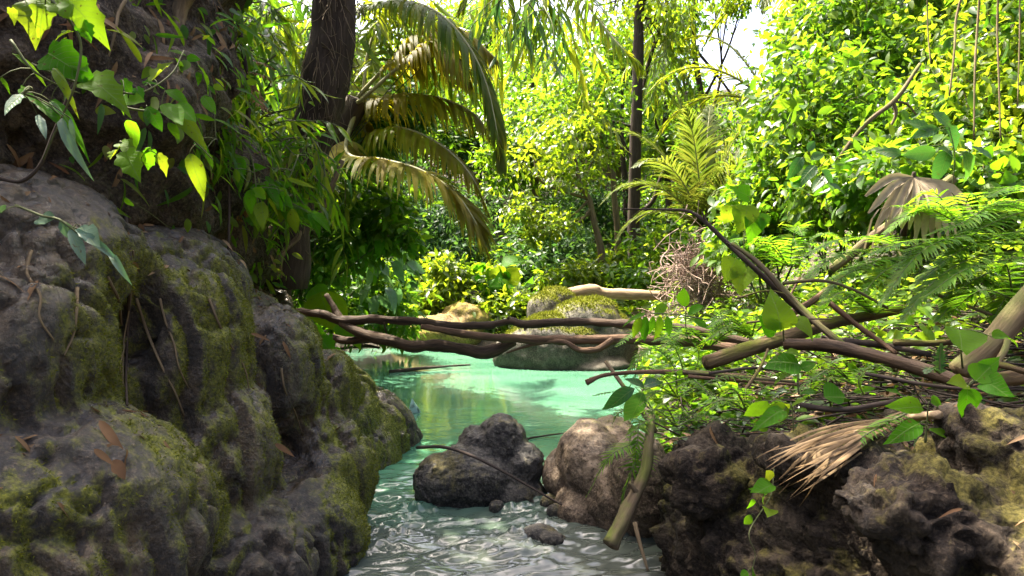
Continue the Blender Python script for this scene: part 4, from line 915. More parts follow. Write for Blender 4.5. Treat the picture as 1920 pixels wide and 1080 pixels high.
bamboo("drooping bright leaf sprays hanging below the dark trunk", on_ground(-1.95, 4.3), [at(500, 330, 4.1), at(560, 380, 4.1)], .008, rnd_px(455, 590, 290, 420, 3.9, 4.4, 30), .13, 12, 'lf_lime', BG, objs=40, ln=.35)
bamboo("yellow backlit bamboo sprays beside the palm petioles", on_ground(-2.3, 7.2), [at(700, 60, 6.6), at(760, 30, 6.6), at(690, 180, 6.6)], .012, rnd_px(660, 860, -10, 120, 6.2, 6.9, 34) + rnd_px(655, 700, 100, 260, 6.2, 6.6, 14), .26, 12, 'lf_yel', BG)
bamboo("backlit bamboo behind the left bank and the dark trunk", on_ground(-3.6, 7.6), [at(430, 60, 7.4), at(520, 20, 7.4), at(600, 160, 7.4)], .014, rnd_px(380, 680, -20, 380, 6.6, 8.0, 90), .26, 12, 'lf_lime', BG, ln=.7)
bamboo("dark and yellow bamboo sprays dangling at top centre against the sky", on_ground(-2.8, 8.4), [at(900, -90, 7.6), at(1000, -60, 7.4), at(1060, -80, 7.4)], .014, rnd_px(900, 1060, -60, 30, 7.0, 7.8, 26), .30, 12, 'lf_yel', BG, ln=.9, droop=1.5)
bamboo("dark dangling leaf spray in front of the sky at top centre", on_ground(-2.7, 6.9), [at(960, -80, 5.6), at(1010, -60, 5.6)], .010, rnd_px(950, 1040, -40, 40, 5.3, 5.8, 9), .20, 9, 'lf_dark', BG, ln=.55, droop=1.6)

# creepers on the earth bank: each leaf is built
def sprig(label, stem, leaves, mat='lf_big', T=('ovalv', T_OVALH), name="creeper", group="creepers on the left bank", wid=1.0, r=.004, cat="creeper", stemmat='stem', jit=.05, thick=True):
    """stem: list of (px,py,d); leaves: (base px,py, tip px,py, d)"""
    sp_ = pp(stem); t = thing(name, label, cat, sp_[0], group)
    mb = MB(); tube(mb, sp_, [r, r * .5], 6, None, .05); part("stem", mb, M[stemmat], t)
    S = spline(sp_, 60)
    for lv in leaves:
        bx, by, tx, ty, d = lv[:5]; w_ = lv[5] if len(lv) > 5 else wid
        p = at(bx, by, d); e = at(tx, ty, d + R.normal(-.02, jit)); v = e - p; s = np.linalg.norm(v)
        s = s * (.8 if name == 'creeper' else 1.0)
        nrm = unit(np.array([R.normal(0, .25), -.75, .65 + R.normal(0, .25)]))
        if abs(np.dot(unit(v), nrm)) > .85: nrm = np.array([0, -.5, .8])
        leaf_obj(T[0], T[1], M[mat], t, p, v, nrm, s, w_)
        q = S[np.argmin(np.linalg.norm(S - p, axis=1))]
        if np.linalg.norm(q - p) > .004: pet = MB(); tube(pet, [q, (p + q) / 2 + [0, 0, .01], p], [r * .45, r * .35], 4, 4); part('petiole', pet, M[stemmat], t)
    return t
def jl(x0, y0, x1, y1, n, ln, d, ang=(70, 40), w_=1.0):
    """leaves along a pixel line, hanging at about ang degrees below horizontal"""
    r_ = []
    for k in range(n):
        u = (k + R.random() * .6) / n; x = x0 + (x1 - x0) * u + R.normal(0, 8); y = y0 + (y1 - y0) * u + R.normal(0, 8)
        a = math.radians(R.normal(*ang)); l_ = ln * R.uniform(.7, 1.25); r_.append((x, y, x + math.cos(a) * l_, y + math.sin(a) * l_, d + R.normal(0, .05), w_))
    return r_
LB = ("lobed", T_LOBED)
sprig("lobed bright leaves hanging at the top left corner", [(88, -10, 1.75), (135, 45, 1.75), (152, 90, 1.75), (140, 160, 1.75), (118, 215, 1.8), (80, 300, 1.85)], [(128, 0, 190, 55, 1.72, 1.1), (150, 40, 172, 92, 1.72), (135, 60, 85, 62, 1.75), (100, 5, 150, 22, 1.75), (85, 8, 60, 50, 1.8), (75, 0, 45, 55, 1.85), (20, 15, 38, 50, 1.9)], 'lf_big', LB)
sprig("row of lobed leaves across the upper left bank", [(60, 120, 1.95), (130, 150, 1.95), (200, 165, 1.95), (260, 175, 2.0), (320, 140, 2.05), (345, 95, 2.1)], [(90, 100, 140, 125, 1.95), (140, 120, 168, 140, 1.95), (150, 128, 160, 170, 1.95), (165, 150, 215, 158, 1.95), (230, 150, 258, 190, 2.0), (255, 165, 272, 190, 2.0), (285, 152, 335, 105, 2.05, .5), (270, 158, 315, 145, 2.05, .6), (205, 175, 240, 195, 2.0), (240, 190, 270, 160, 2.0)], 'lf_big', LB)
sprig("large hanging leaves in the middle of the upper left bank", [(200, 190, 2.05), (250, 205, 2.05), (310, 215, 2.1), (360, 260, 2.15), (400, 300, 2.2)], [(210, 195, 282, 192, 2.0, 1.1), (275, 200, 310, 250, 2.05), (305, 195, 345, 245, 2.05), (240, 225, 270, 270, 2.05), (320, 200, 390, 255, 2.1, .8), (310, 170, 358, 186, 2.1), (330, 195, 370, 225, 2.1), (315, 230, 340, 262, 2.1), (355, 288, 378, 360, 2.15, .9), (385, 285, 412, 315, 2.2), (370, 265, 395, 275, 2.2)], 'lf_big')
sprig("yellowing lobed leaves under the upper left bank", [(225, 265, 2.05), (240, 278, 2.05), (265, 285, 2.05)], [(222, 280, 198, 305, 2.05), (236, 285, 262, 345, 2.0, .9), (285, 280, 268, 330, 2.05, .9), (295, 290, 322, 330, 2.05, .8), (225, 268, 245, 275, 2.05)], 'lf_big', LB)
sprig("bright leaves on the right flank of the earth bank", [(365, 110, 2.7), (385, 150, 2.7), (400, 200, 2.7), (405, 260, 2.7)], [(350, 108, 376, 110, 2.65), (370, 122, 420, 165, 2.65, .8), (368, 135, 382, 158, 2.65, 1.5), (390, 160, 410, 180, 2.65), (380, 180, 408, 215, 2.65), (400, 160, 420, 168, 2.7), (365, 265, 388, 278, 2.6), (385, 285, 405, 310, 2.6)], 'lf_big')
sprig("long narrow leaves crossing the left bank", [(20, 75, 1.8), (60, 130, 1.8), (110, 160, 1.85), (150, 175, 1.9)], [(22, 100, 110, 152, 1.8, 1.3), (100, 128, 158, 172, 1.85, 1.4), (0, 145, 40, 170, 1.7, 2.2), (40, 165, 30, 145, 1.8), (95, 188, 135, 222, 1.85, 1.1), (70, 190, 98, 220, 1.85, 2)], 'lf_big', ("narv", T_NARROWH))
sprig("pale silvery leaf at the left edge", [(60, 165, 1.6), (40, 175, 1.6)], [(42, 176, -6, 224, 1.55, 1.0), (95, 190, 136, 222, 1.7, .5), (118, 220, 108, 300, 1.75, .35), (132, 222, 144, 278, 1.75, .35), (70, 215, 90, 260, 1.75, .5)], 'lf_sil')
sprig("silvery-green sprig hanging low over the wet rock wall", [(30, 385, 1.75), (80, 405, 1.72), (112, 412, 1.7), (150, 440, 1.7), (190, 465, 1.7)], [(104, 410, 64, 404, 1.7, .8), (112, 415, 150, 460, 1.7, .9), (130, 430, 168, 502, 1.7, .6), (140, 430, 240, 492, 1.68, .35), (150, 425, 190, 475, 1.72, .7), (205, 475, 236, 518, 1.7, .35), (2, 400, -10, 372, 1.7)], 'lf_sil')
sprig("small yellow-green leaves trailing down the ridge of the rock wall", [(350, 455, 3.0), (362, 490, 3.0), (370, 530, 3.0)], [(352, 460, 386, 472, 2.95, 1.2), (358, 482, 372, 520, 2.95, .9), (412, 480, 416, 512, 3.2), (318, 455, 330, 462, 3.0), (236, 370, 244, 400, 2.4)], 'lf_big')
sprig("five-lobed creeper leaves trailing down the far slab", [(585, 600, 4.3), (600, 630, 4.3), (615, 660, 4.3), (618, 690, 4.3)], [(585, 610, 610, 640, 4.25, 1.2), (600, 635, 625, 660, 4.25, 1.2), (618, 655, 640, 688, 4.25, 1.3), (620, 665, 622, 690, 4.25), (612, 690, 618, 715, 4.25), (550, 585, 560, 605, 4.3), (600, 615, 580, 622, 4.3)], 'lf_big', LB)
sprig("hanging leafy twig in front of the bamboo base", [(440, 250, 3.3), (470, 290, 3.3), (480, 350, 3.3), (485, 400, 3.3)], jl(400, 240, 490, 390, 16, 42, 3.25) + jl(440, 300, 540, 380, 12, 40, 3.5), 'lf_big')
sprig("lime compound leaves below the dark trunk", [(560, 290, 3.9), (540, 340, 3.8), (520, 390, 3.8), (500, 420, 3.8)], jl(470, 330, 580, 400, 22, 46, 3.8, (60, 50)), 'lf_big')
# big round leaves at the water end of the driftwood
sprig("two big veined leaves behind the left end of the driftwood", [(560, 560, 6.4), (600, 580, 6.3), (650, 620, 6.2)], [(600, 548, 630, 640, 6.3, .95), (640, 600, 672, 640, 6.2, 1.1), (585, 540, 615, 575, 6.4, 1.2)], 'lf_big', ("heartl", T_HEART), "broadleaf_plant", cat="plant", group=None)

# brown dead fern fronds and dark stems on the left
def stick(label, path, r, mat='bk_grey', name="branch", group=None, rough=.12, n=8, extra=(), cat=None, seg=None):
    P = pp(path); t = thing(name, label, cat or ("log" if "log" in name else "branch"), P[0], group)
    mb = MB(); tube(mb, P, r, n, seg, rough); part("stem" if cat == "vine" else "limb", mb, M[mat], t)
    for pth, rr in extra:
        mb = MB(); tube(mb, pp(pth), rr, max(5, n - 2), None, rough); part("side_branch", mb, M[mat], t)
    return t
VG = "vines and roots on the left bank"
stick("upright fibrous root on the earth bank beside the green gap", [(350, -20, 3.0), (338, 30, 3.0), (335, 90, 2.95), (332, 175, 2.95), (345, 260, 3.0)], [.05, .032, .028, .022, .015], 'root', "root", VG, .3, cat="root")
stick("black straight sapling stem in the green gap", [(430, -20, 3.9), (450, 60, 3.9), (460, 130, 3.9), (464, 240, 3.9), (428, 420, 3.6)], [.012, .014, .014, .010], 'twigd', "sapling_stem", VG, .05, cat="stem")
stick("thin black vine hanging straight down to the wet slab", [(428, 300, 3.3), (430, 400, 3.25), (428, 480, 3.2), (428, 545, 3.2)], [.005, .006, .005], 'twigd', "vine", VG, .05, cat="vine")
for lab, pth, r in (("dark root slanting right from the earth overhang", [(352, 40, 3.1), (385, 80, 3.2), (430, 120, 3.3), (455, 150, 3.4)], .014), ("thin root looping out of the upper bank", [(235, 0, 2.6), (222, 25, 2.55), (216, 60, 2.5), (200, 118, 2.5)], .007), ("pair of long dark roots draped down the rock wall", [(235, 400, 2.45), (244, 480, 2.42), (240, 600, 2.38), (236, 700, 2.36), (238, 760, 2.36)], .007),
                    ("pale root hanging in front of the cave in the rock wall", [(250, 470, 2.42), (245, 560, 2.38), (232, 640, 2.33), (230, 720, 2.33)], .004), ("thin root running diagonally down the middle of the rock wall", [(255, 560, 2.48), (275, 620, 2.45), (300, 680, 2.42), (330, 740, 2.42), (345, 780, 2.42)], .006), ("dark twig arched across the bank at the left edge", [(0, 335, 2.0), (40, 340, 2.0), (75, 310, 2.0), (100, 250, 2.0), (140, 150, 2.0)], .006), ("slanting dry stem on the upper rock wall", [(90, 200, 2.3), (140, 260, 2.3), (190, 330, 2.35), (240, 385, 2.4)], .006)):
    pth = [(x_, y_, hit(x_, y_, 'cliff', r + .004, d_)) for x_, y_, d_ in pth] if 'rock wall' in lab else pth
    stick(lab, pth, [r, r * .8, r * .6], 'twigd' if 'dark' in lab else 'root', "root", VG, .1, 6, cat="root")
for k, (x0, y0, dx, nn_) in enumerate(((300, 560, 14, 5), (395, 560, 18, 5), (150, 540, -10, 4), (215, 520, 4, 6), (520, 690, 16, 4), (60, 470, 6, 5))):
    pth = [(x0 + dx * j + R.normal(0, 6), y0 + 42 * j) for j in range(nn_)]
    stick(["thin root trailing down the middle column of the rock wall", "thin root trailing over the mossy rib of the rock wall", "short root above the cave in the rock wall", "hair root hanging beside the cave of the rock wall", "root creeping over the dark far panel of the rock wall", "root creeping down the near left bulge of the rock wall"][k], [(x_, y_, hit(x_, y_, 'cliff', .006, 2.6)) for x_, y_ in pth], [.006, .004, .0025], 'root', "root", VG, .15, 5, cat="root")
t = thing("dead_fern", "rust-brown dead fern fronds hanging by the black sapling stem", "fern", at(470, 110, 4.0))
for f in ([(465, 110, 3.9), (490, 118, 3.8), (515, 130, 3.8)], [(465, 135, 3.9), (490, 140, 3.8), (505, 150, 3.8)], [(468, 150, 3.9), (485, 190, 3.8), (510, 215, 3.8)], [(455, 360, 3.7), (425, 395, 3.6), (405, 420, 3.6)], [(460, 355, 3.7), (455, 390, 3.6), (450, 410, 3.6)]):
    lf, st = MB(), MB(); frond(lf, st, pp(f), 22, .07, .016, .1, .5, rr=(.004, .001)); o = part("frond", st, M['root'], t); sub("pinnae", lf, M['lf_brown'], o, "stuff")
# dry leaves lodged in the rock wall
for lab, lv in (("long dry brown leaf propped in the rock notch", (186, 788, 232, 848, 2.06, 1.1)), ("curled tan leaf lying in the rock notch", (176, 842, 212, 868, 2.05, 1.6)), ("pointed tan leaf hanging from the rock notch", (212, 862, 232, 894, 2.03, 2.4)), ("dry leaf hanging under the earth bank", (262, 418, 272, 462, 2.5, 1.6)), ("rusty dry leaves stuck on the wall below the bank", (250, 490, 262, 540, 2.42, 1.1)), ("pale dry leaf on the wet slab", (515, 832, 552, 852, 3.2, 1.6)), ("curled dry leaf high on the slab", (530, 640, 548, 672, 3.4, 1.2)), ("dry leaf on the brow of the slab", (470, 625, 505, 634, 3.3, 1.2))):
    p = at(lv[0], lv[1], hit(lv[0], lv[1], 'cliff', .02, lv[4])); e = at(lv[2], lv[3], hit(lv[2], lv[3], 'cliff', .03, lv[4])); e = e if abs(e[1] - p[1]) < .15 else at(lv[2], lv[3], p[1] - .01); mb = MB(); v_, F__ = T_NARROWH; D = (e - p)[None]
    place(mb, T_OVALH if lv[5] > 2 else T_NARROWH, p[None] * 0, D, np.array([[.35, -.75, .5]]), np.linalg.norm(e - p), R.uniform(.1, .6), 1.0 if lv[5] > 2 else lv[5])
    tag(link("dry_leaf", mb.mesh("dry_leaf", M['lf_dead']), None, p), lab, "leaf", "dry leaves on the rock wall")

# ================================================================== DRIFTWOOD ACROSS THE STREAM
t = stick("long dark forked driftwood branch lying highest across the stream", [(556, 583, 5.7), (605, 589, 5.65), (640, 602, 5.6), (700, 599, 5.55), (780, 603, 5.5), (850, 611, 5.45), (915, 610, 5.4), (955, 603, 5.35), (990, 608, 5.3), (1080, 604, 5.2), (1170, 608, 5.1), (1260, 614, 5.0), (1330, 626, 4.9), (1410, 645, 4.8)], [.030, .034, .042, .034, .033, .033, .030, .034, .034, .035, .036, .036], 'bk_wet', "driftwood_branch", "driftwood over the stream", .24, 12,
          [([(640, 603, 5.6), (628, 580, 5.65), (612, 552, 5.7)], [.034, .02]), ([(640, 605, 5.6), (690, 630, 5.5), (740, 641, 5.4), (775, 650, 5.35), (830, 648, 5.3), (870, 655, 5.25), (905, 662, 5.2), (940, 652, 5.2), (965, 640, 5.2)], [.04, .045, .05, .05, .052, .052, .05, .04, .03]), ([(624, 634, 5.7), (660, 639, 5.6), (695, 634, 5.5), (720, 634, 5.45)], [.03, .032, .035]),
           ([(955, 604, 5.35), (953, 594, 5.33)], [.03, .008]), ([(940, 652, 5.2), (942, 640, 5.18)], [.02, .01]), ([(720, 604, 5.5), (723, 618, 5.5), (726, 632, 5.5)], [.008, .004]), ([(985, 612, 5.3), (984, 620, 5.28)], [.016, .006])], seg=90)
stick("reddish driftwood branch lying below the dark forked one", [(790, 612, 5.25), (850, 623, 5.2), (910, 631, 5.15), (980, 636, 5.1), (1060, 638, 5.05), (1130, 637, 5.0), (1200, 637, 4.95), (1290, 640, 4.85), (1380, 655, 4.7)], [.022, .028, .030, .035, .037, .040, .042, .042], 'bk_red', "driftwood_branch", "driftwood over the stream", .2, 12,
      [([(1150, 637, 4.95), (1120, 655, 4.95), (1085, 656, 4.98), (1060, 642, 5.0), (1030, 641, 5.05), (985, 650, 5.1), (950, 662, 5.15)], [.026, .024, .022, .018, .012, .006])], seg=70)
stick("half-sunk stick floating in the turquoise pool", [tuple([730, 697, 8.05]), (790, 691, 8.2), (835, 687, 8.3), (882, 684, 8.4)], [.025, .02, .014, .01], 'twigd', "floating_stick", None, .2, 7, [([(858, 686, 8.35), (862, 681, 8.35)], [.008, .003])], cat="stick")
stick("thin twig floating behind the middle boulder", [(985, 823, 5.0), (1015, 818, 5.05), (1060, 812, 5.1)], [.008, .007, .004], 'twigd', "floating_stick", None, .2, 6, cat="stick")
stick("bent thin twig resting across the middle boulder", [(782, 839, 3.72), (830, 838, 3.66), (880, 853, 3.6), (930, 877, 3.58), (980, 905, 3.56), (1020, 928, 3.55), (1060, 950, 3.5)], [.009, .009, .008, .007, .006, .005], 'twigd', "twig", None, .12, 7, cat="twig")
t = stick("pale broken log lying above the pool boulder", [(1022, 552, 9.7), (1060, 551, 9.65), (1090, 546, 9.6), (1112, 545, 9.6), (1130, 550, 9.6), (1180, 552, 9.5), (1250, 555, 9.4)], [.05, .075, .09, .10, .075, .075, .06], 'bk_pale', "fallen_log", None, .16, 10, [([(1100, 544, 9.6), (1112, 537, 9.58)], [.05, .02])])
stick("dark dead branch on the left shore of the pool", [(640, 652, 9.3), (680, 648, 9.2), (712, 652, 9.1)], [.03, .03, .015], 'bk_dark', "branch", None, .2, 7)
mb = MB(); P0 = onz(775, 775, 0.0)
sv = [P0 + [-.05, 0, -.01], P0 + [.05, .02, -.01], P0 + [-.015, .03, .13], P0 + [.07, -.03, .02], P0 + [-.03, -.03, .05], P0 + [.03, .05, .05]]
mb.add(np.array(sv), [np.array([[0, 1, 2], [0, 4, 2], [1, 3, 5], [2, 5, 1], [0, 1, 4], [4, 5, 2]])], .5)
m, nt, b_, out = newmat("pale_turquoise_scrap"); b_.inputs["Base Color"].default_value = (.55, .75, .66, 1); b_.inputs["Roughness"].default_value = .4
tag(link("scrap", mb.mesh("scrap", m, P0), None, P0), "small crumpled pale turquoise scrap at the waterline beside the rock wall", "scrap")

# brush pile of dead twigs
b0 = on_ground(at(1300, 500, 8.4)[0], 8.4); t = thing("brush_pile", "tangled pinkish heap of dead twigs behind the right bank", "brush pile", b0); mb = MB()
c0 = at(1308, 522, 8.4)
for k in range(700):
    p = c0 + R.normal(0, 1, 3) * [.21, .2, .22]; d = unit(R.normal(0, 1, 3) * [1, .7, 1]); ln = R.uniform(.15, .5)
    tube(mb, [p - d * ln / 2, p + R.normal(0, .05, 3), p + d * ln / 2], [.007, .004], 3, 5, 0, False)
part("twigs", mb, M['twig'], t, "stuff")
P_x = []; mb = MB()
x = R.uniform(1.2, 3.2, 900); y = R.uniform(8.9, 10.8, 900); k = land(x, y) > .0; x, y = x[k], y[k]
for a_, b_ in zip(x, y):
    p = on_ground(a_, b_, .03); d = unit(R.normal(0, 1, 3) * [1, 1, .15]); ln = R.uniform(.05, .22); tube(mb, [p - d * ln, p + d * ln], [.006, .004], 3, 2, 0, False)
tag(link("twig_litter", mb.mesh("twig_litter", M['twig'])), "pinkish twig litter on the ground behind the pool boulder", None, None, "stuff")

# ================================================================== RIGHT BANK: logs, sticks, ferns, seedlings
LG = "logs and sticks heaped on the right bank"
def gl(px, py): return None
stick("mossy log with a broken end pointing left over the bank", [(1322, 680, 3.15), (1400, 656, 3.2), (1480, 630, 3.3), (1560, 606, 3.4), (1640, 590, 3.5), (1705, 576, 3.6)], [.036, .036, .034, .031, .026, .022], 'bk_moss', "log", LG, .12, 11)
stick("thick dark log slanting down to the right under the heap", [(1470, 645, 3.1), (1550, 648, 3.0), (1640, 668, 2.85), (1740, 696, 2.65), (1815, 722, 2.5)], [.026, .029, .029, .028, .026], 'bk_wet', "log", LG, .12, 11)
stick("thick tan log rising to the right edge of the picture", [(1795, 696, 2.6), (1850, 652, 2.6), (1905, 590, 2.6), (1960, 530, 2.6)], [.042, .045, .048, .048], 'bk_tan', "log", LG, .1, 12, [([(1862, 690, 2.5), (1882, 660, 2.52), (1890, 636, 2.55)], [.012, .012])])
stick("short cut log end at the right edge under the tan log", [(1868, 712, 2.3), (1905, 708, 2.3), (1960, 700, 2.3)], [.026, .028, .028], 'bk_moss', "log", LG, .1, 10)
stick("long forked dead branch leaning over the right bank with its tip over the pool", [(1165, 392, 3.7), (1240, 393, 3.65), (1290, 396, 3.6), (1322, 416, 3.55), (1368, 460, 3.5), (1420, 508, 3.4), (1480, 565, 3.35), (1525, 605, 3.3)], [.004, .006, .009, .011, .013, .014, .015, .016], 'bk_dark', "branch", LG, .1, 8, [([(1323, 415, 3.55), (1316, 397, 3.54)], [.008, .004]), ([(1372, 462, 3.5), (1362, 455, 3.48)], [.006, .004])], seg=50)
stick("smooth brown branch lying alongside the forked dead branch", [(1372, 456, 3.4), (1420, 492, 3.35), (1480, 555, 3.3), (1530, 605, 3.2), (1585, 650, 3.1)], [.009, .014, .016, .017, .016], 'bk_grey', "branch", LG, .1, 8)
for k, (lab, pth, r) in enumerate((("thin arched stick above the mossy log", [(1468, 531, 3.2), (1540, 526, 3.2), (1600, 543, 3.25), (1665, 578, 3.3)], .009), ("stick slanting across the mossy log", [(1556, 568, 3.2), (1610, 612, 3.15), (1650, 640, 3.1), (1680, 662, 3.0)], .014),
        ("long stick lying behind the thick dark log", [(1540, 636, 3.2), (1640, 645, 3.15), (1745, 664, 3.0)], .018), ("stick under the ferns behind the tan log", [(1675, 642, 3.1), (1760, 643, 3.05), (1850, 632, 3.0)], .016), ("straight dark stick along the top of the bank below the mossy log", [(1280, 697, 2.95), (1380, 706, 2.9), (1490, 716, 2.85)], .010),
        ("second straight stick just below the mossy log", [(1290, 706, 2.9), (1390, 714, 2.85), (1500, 722, 2.8)], .008), ("thin pale stick low on the bank", [(1330, 700, 2.8), (1420, 690, 2.85), (1490, 700, 2.9)], .007), ("forked pale root by the broken log end", [(1395, 735, 2.7), (1425, 690, 2.8), (1440, 655, 2.9)], .008),
        ("black stick among the ferns at the right", [(1740, 545, 3.0), (1790, 565, 2.95), (1860, 590, 2.9)], .008), ("dark stick rising behind the ferns", [(1480, 590, 3.4), (1530, 560, 3.5), (1580, 520, 3.6)], .02), ("thin dark stick below the tan log", [(1620, 700, 2.6), (1740, 722, 2.5), (1880, 735, 2.4)], .008), ("pale stick near the rock ledge", [(1860, 680, 2.3), (1900, 690, 2.25), (1950, 705, 2.2)], .012),
        ("thin green stem crossing the heap", [(1400, 605, 3.2), (1470, 598, 3.15), (1560, 598, 3.1)], .006), ("thin leaning stick behind the heart leaf", [(1500, 520, 3.5), (1470, 570, 3.4), (1420, 620, 3.3)], .006), ("bare stick on the ledge behind the dead palm strips", [(1500, 760, 2.5), (1580, 768, 2.45), (1680, 752, 2.45)], .012), ("dark twig fallen across the ferns", [(1380, 560, 3.3), (1440, 545, 3.3), (1500, 560, 3.3)], .005))):
    stick(lab, pth, [r, r * .9, r * .7], ('bk_grey', 'bk_red', 'twigd', 'bk_moss')[k % 4], "stick", LG, .14, 7, cat="stick")
stick("slim twig with a knobbed end reaching out over the water", [(1099, 718, 3.25), (1125, 706, 3.25), (1160, 700, 3.25), (1230, 697, 3.2), (1300, 699, 3.1), (1400, 706, 3.0)], [.016, .009, .010, .011, .012, .012], 'bk_red', "twig", LG, .12, 8, cat="twig")
stick("short straight stick crossing behind the knobbed twig", [(1136, 678, 3.5), (1160, 712, 3.4), (1185, 745, 3.3), (1230, 810, 3.2)], [.010, .011, .012], 'bk_grey', "stick", LG, .1, 7, cat="stick")
stick("broken log hanging down in front of the tan boulder", [(1144, 1022, 2.62), (1168, 975, 2.68), (1192, 925, 2.75), (1212, 880, 2.8), (1216, 830, 2.85), (1222, 780, 2.95)], [.034, .032, .028, .025, .022, .018], 'bk_grey', "log", LG, .14, 11, [([(1195, 925, 2.74), (1180, 905, 2.72)], [.014, .006])])
stick("thin dead root dangling beside the hanging log", [(1190, 980, 2.65), (1200, 1020, 2.6), (1215, 1070, 2.55)], [.010, .008, .005], 'root', "root", LG, .1, 6, cat="root")
stick("log leaning behind the dead fan leaf", [(1560, 505, 4.3), (1640, 442, 4.3), (1700, 400, 4.35), (1785, 335, 4.4)], [.028, .034, .034, .034], 'bk_grey', "log", LG, .1, 10)

# twigs and litter on the bank: stuff
mb = MB()
n = 1900; x = R.uniform(.95, 3.4, n); y = R.uniform(2.1, 5.0, n); k = land(x, y) > .2; x, y = x[k], y[k]
for a_, b_ in zip(x, y):
    p = on_ground(a_, b_, R.uniform(.01, .10)); d = unit(R.normal(0, 1, 3) * [1, .8, .18]); ln = R.uniform(.04, .28); r = R.uniform(.002, .006)
    tube(mb, [p - d * ln, p + R.normal(0, .012, 3), p + d * ln], [r, r * .6], 4, 4, 0, False)
tag(link("twig_litter", mb.mesh("twig_litter", M['twigd'])), "tangle of thin dark twigs covering the right bank", None, None, "stuff")
mb = MB(); n = 2600; x = R.uniform(.9, 3.4, n); y = R.uniform(1.7, 5.0, n); k = land(x, y) > .12; x, y = x[k], y[k]; n = len(x)
P = np.stack([x, y, ground_z(x, y) + R.uniform(.0, .06, n)], -1)
place(mb, T_NARROWH, P, unit(R.normal(0, 1, (n, 3)) * [1, 1, .25]), unit(R.normal(0, .4, (n, 3)) + [0, 0, 1]), .10 * R.uniform(.4, 1.4, n), None, 1.6)
tag(link("leaf_litter", mb.mesh("leaf_litter", M['lf_dead'])), "dry brown leaves littering the right bank", None, None, "stuff")
litter("ledge_litter", "dry leaves on top of the rock ledge", "ledge", 160, lambda c, n, m_: np.clip(n[:, 2] - .5, 0, 1) * (c[:, 2] > .5), T_NARROWH, .07)

# dead fan-palm leaf draped over the log
ap = at(1714, 332, 4.15); t = thing("dead_fan_leaf", "withered grey-tan fan palm leaf draped over the leaning log", "palm leaf", ap)
mb = MB(); tube(mb, [ap + [0, .1, -.35], ap + [0, .05, -.1], ap + [0, 0, .03]], [.02, .022, .012], 7, None, .2); part("petiole", mb, M['bk_dark'], t)
seg_tips = [(1622, 368), (1628, 400), (1640, 430), (1655, 455), (1672, 410), (1690, 428), (1704, 430), (1716, 452), (1732, 455), (1748, 452), (1762, 450), (1778, 448), (1793, 440), (1808, 425), (1828, 410)]
for i, (x_, y_) in enumerate(seg_tips):
    u = i / (len(seg_tips) - 1); d_ = 4.15 - .28 * math.sin(u * math.pi)
    tip = at(x_, y_, d_); midp = ap * .5 + tip * .5 + np.array([(u - .5) * .04, -.05, .05])
    Q = spline([ap, midp, tip], 7); tg = unit(np.gradient(Q, axis=0)); W = unit(np.cross(tg, np.array([(u - .5) * .9, -1, .2])))
    hw = np.array([.004, .014, .022, .026, .026, .02, .006]) * R.uniform(.9, 1.2); mbs = MB(); nn = np.cross(W, tg)
    v = np.concatenate([Q + W * hw[:, None], Q - nn * (hw * .55)[:, None], Q - W * hw[:, None]]); k = 7
    mbs.add(v, [np.array([[j, j + 1, k + j + 1, k + j] for j in range(6)] + [[k + j, k + j + 1, 2 * k + j + 1, 2 * k + j] for j in range(6)])], .5)
    part("leaf_segment", mbs, M['lf_greyfan'], t)
for x_, y_, x2, y2 in ((1640, 400, 1620, 470), (1650, 405, 1632, 480), (1660, 420, 1668, 470), (1672, 440, 1690, 480)):
    mbs = MB(); Q = spline([at(1680, 380, 4.05), at(x_, y_, 4.0), at(x2, y2, 4.0)], 6); W = np.array([.006, 0, .002]); mbs.add(np.concatenate([Q + W, Q - W]), [np.array([[j, j + 1, 7 + j, 6 + j] for j in range(5)])], .5); part("leaf_shred", mbs, M['lf_greyfan'], t)

# dry palm strips fanned over the ledge
hl = lambda x, y, o=.02, dd=2.15: at(x, y, hit(x, y, 'ledge', o, dd))
b0 = hl(1690, 785, .03, 2.4); t = thing("dry_palm_frond", "fan of dry straw-coloured palm strips lying over the rock ledge", "palm frond", b0)
STRIPS = ((1440, 868, 1560, 815, .014), (1425, 880, 1530, 830, .012), (1450, 915, 1560, 845, .017), (1448, 895, 1540, 840, .015), (1478, 942, 1560, 870, .012), (1490, 930, 1580, 850, .011), (1556, 893, 1610, 825, .007), (1500, 862, 1590, 812, .012), (1460, 905, 1570, 825, .01), (1505, 905, 1575, 855, .012), (1440, 858, 1540, 812, .008), (1470, 925, 1545, 868, .008))
for i in range(26):
    x_, y_, mx, my, wd = STRIPS[i % 12]; x_ += R.normal(0, 14); y_ += R.normal(0, 10); mx += R.normal(0, 10); my += R.normal(0, 8); wd *= R.uniform(.35, .75)
    e_ = hl(x_, y_, .03 + .004 * i); m_ = hl(mx, my, .05 + .003 * i); m_ = np.where(np.arange(3) == 1, min(m_[1], (b0[1] + e_[1]) / 2 - .02), m_); m_ = at(mx, my, m_[1]); Q = spline([b0 + R.normal(0, .01, 3), m_, e_], 8); tg = unit(np.gradient(Q, axis=0)); W = unit(np.cross(tg, [0, -.6, 1]))
    hw = .72 * wd * np.array([.35, .6, .85, 1, 1, .9, .6, .1]); nn = np.cross(W, tg); mbs = MB()
    v = np.concatenate([Q + W * hw[:, None], Q + nn * (hw * .5)[:, None], Q - W * hw[:, None]]); k = 8
    mbs.add(v, [np.array([[j, j + 1, k + j + 1, k + j] for j in range(7)] + [[k + j, k + j + 1, 2 * k + j + 1, 2 * k + j] for j in range(7)])], .5); part("leaf_strip", mbs, M['lf_straw'], t)
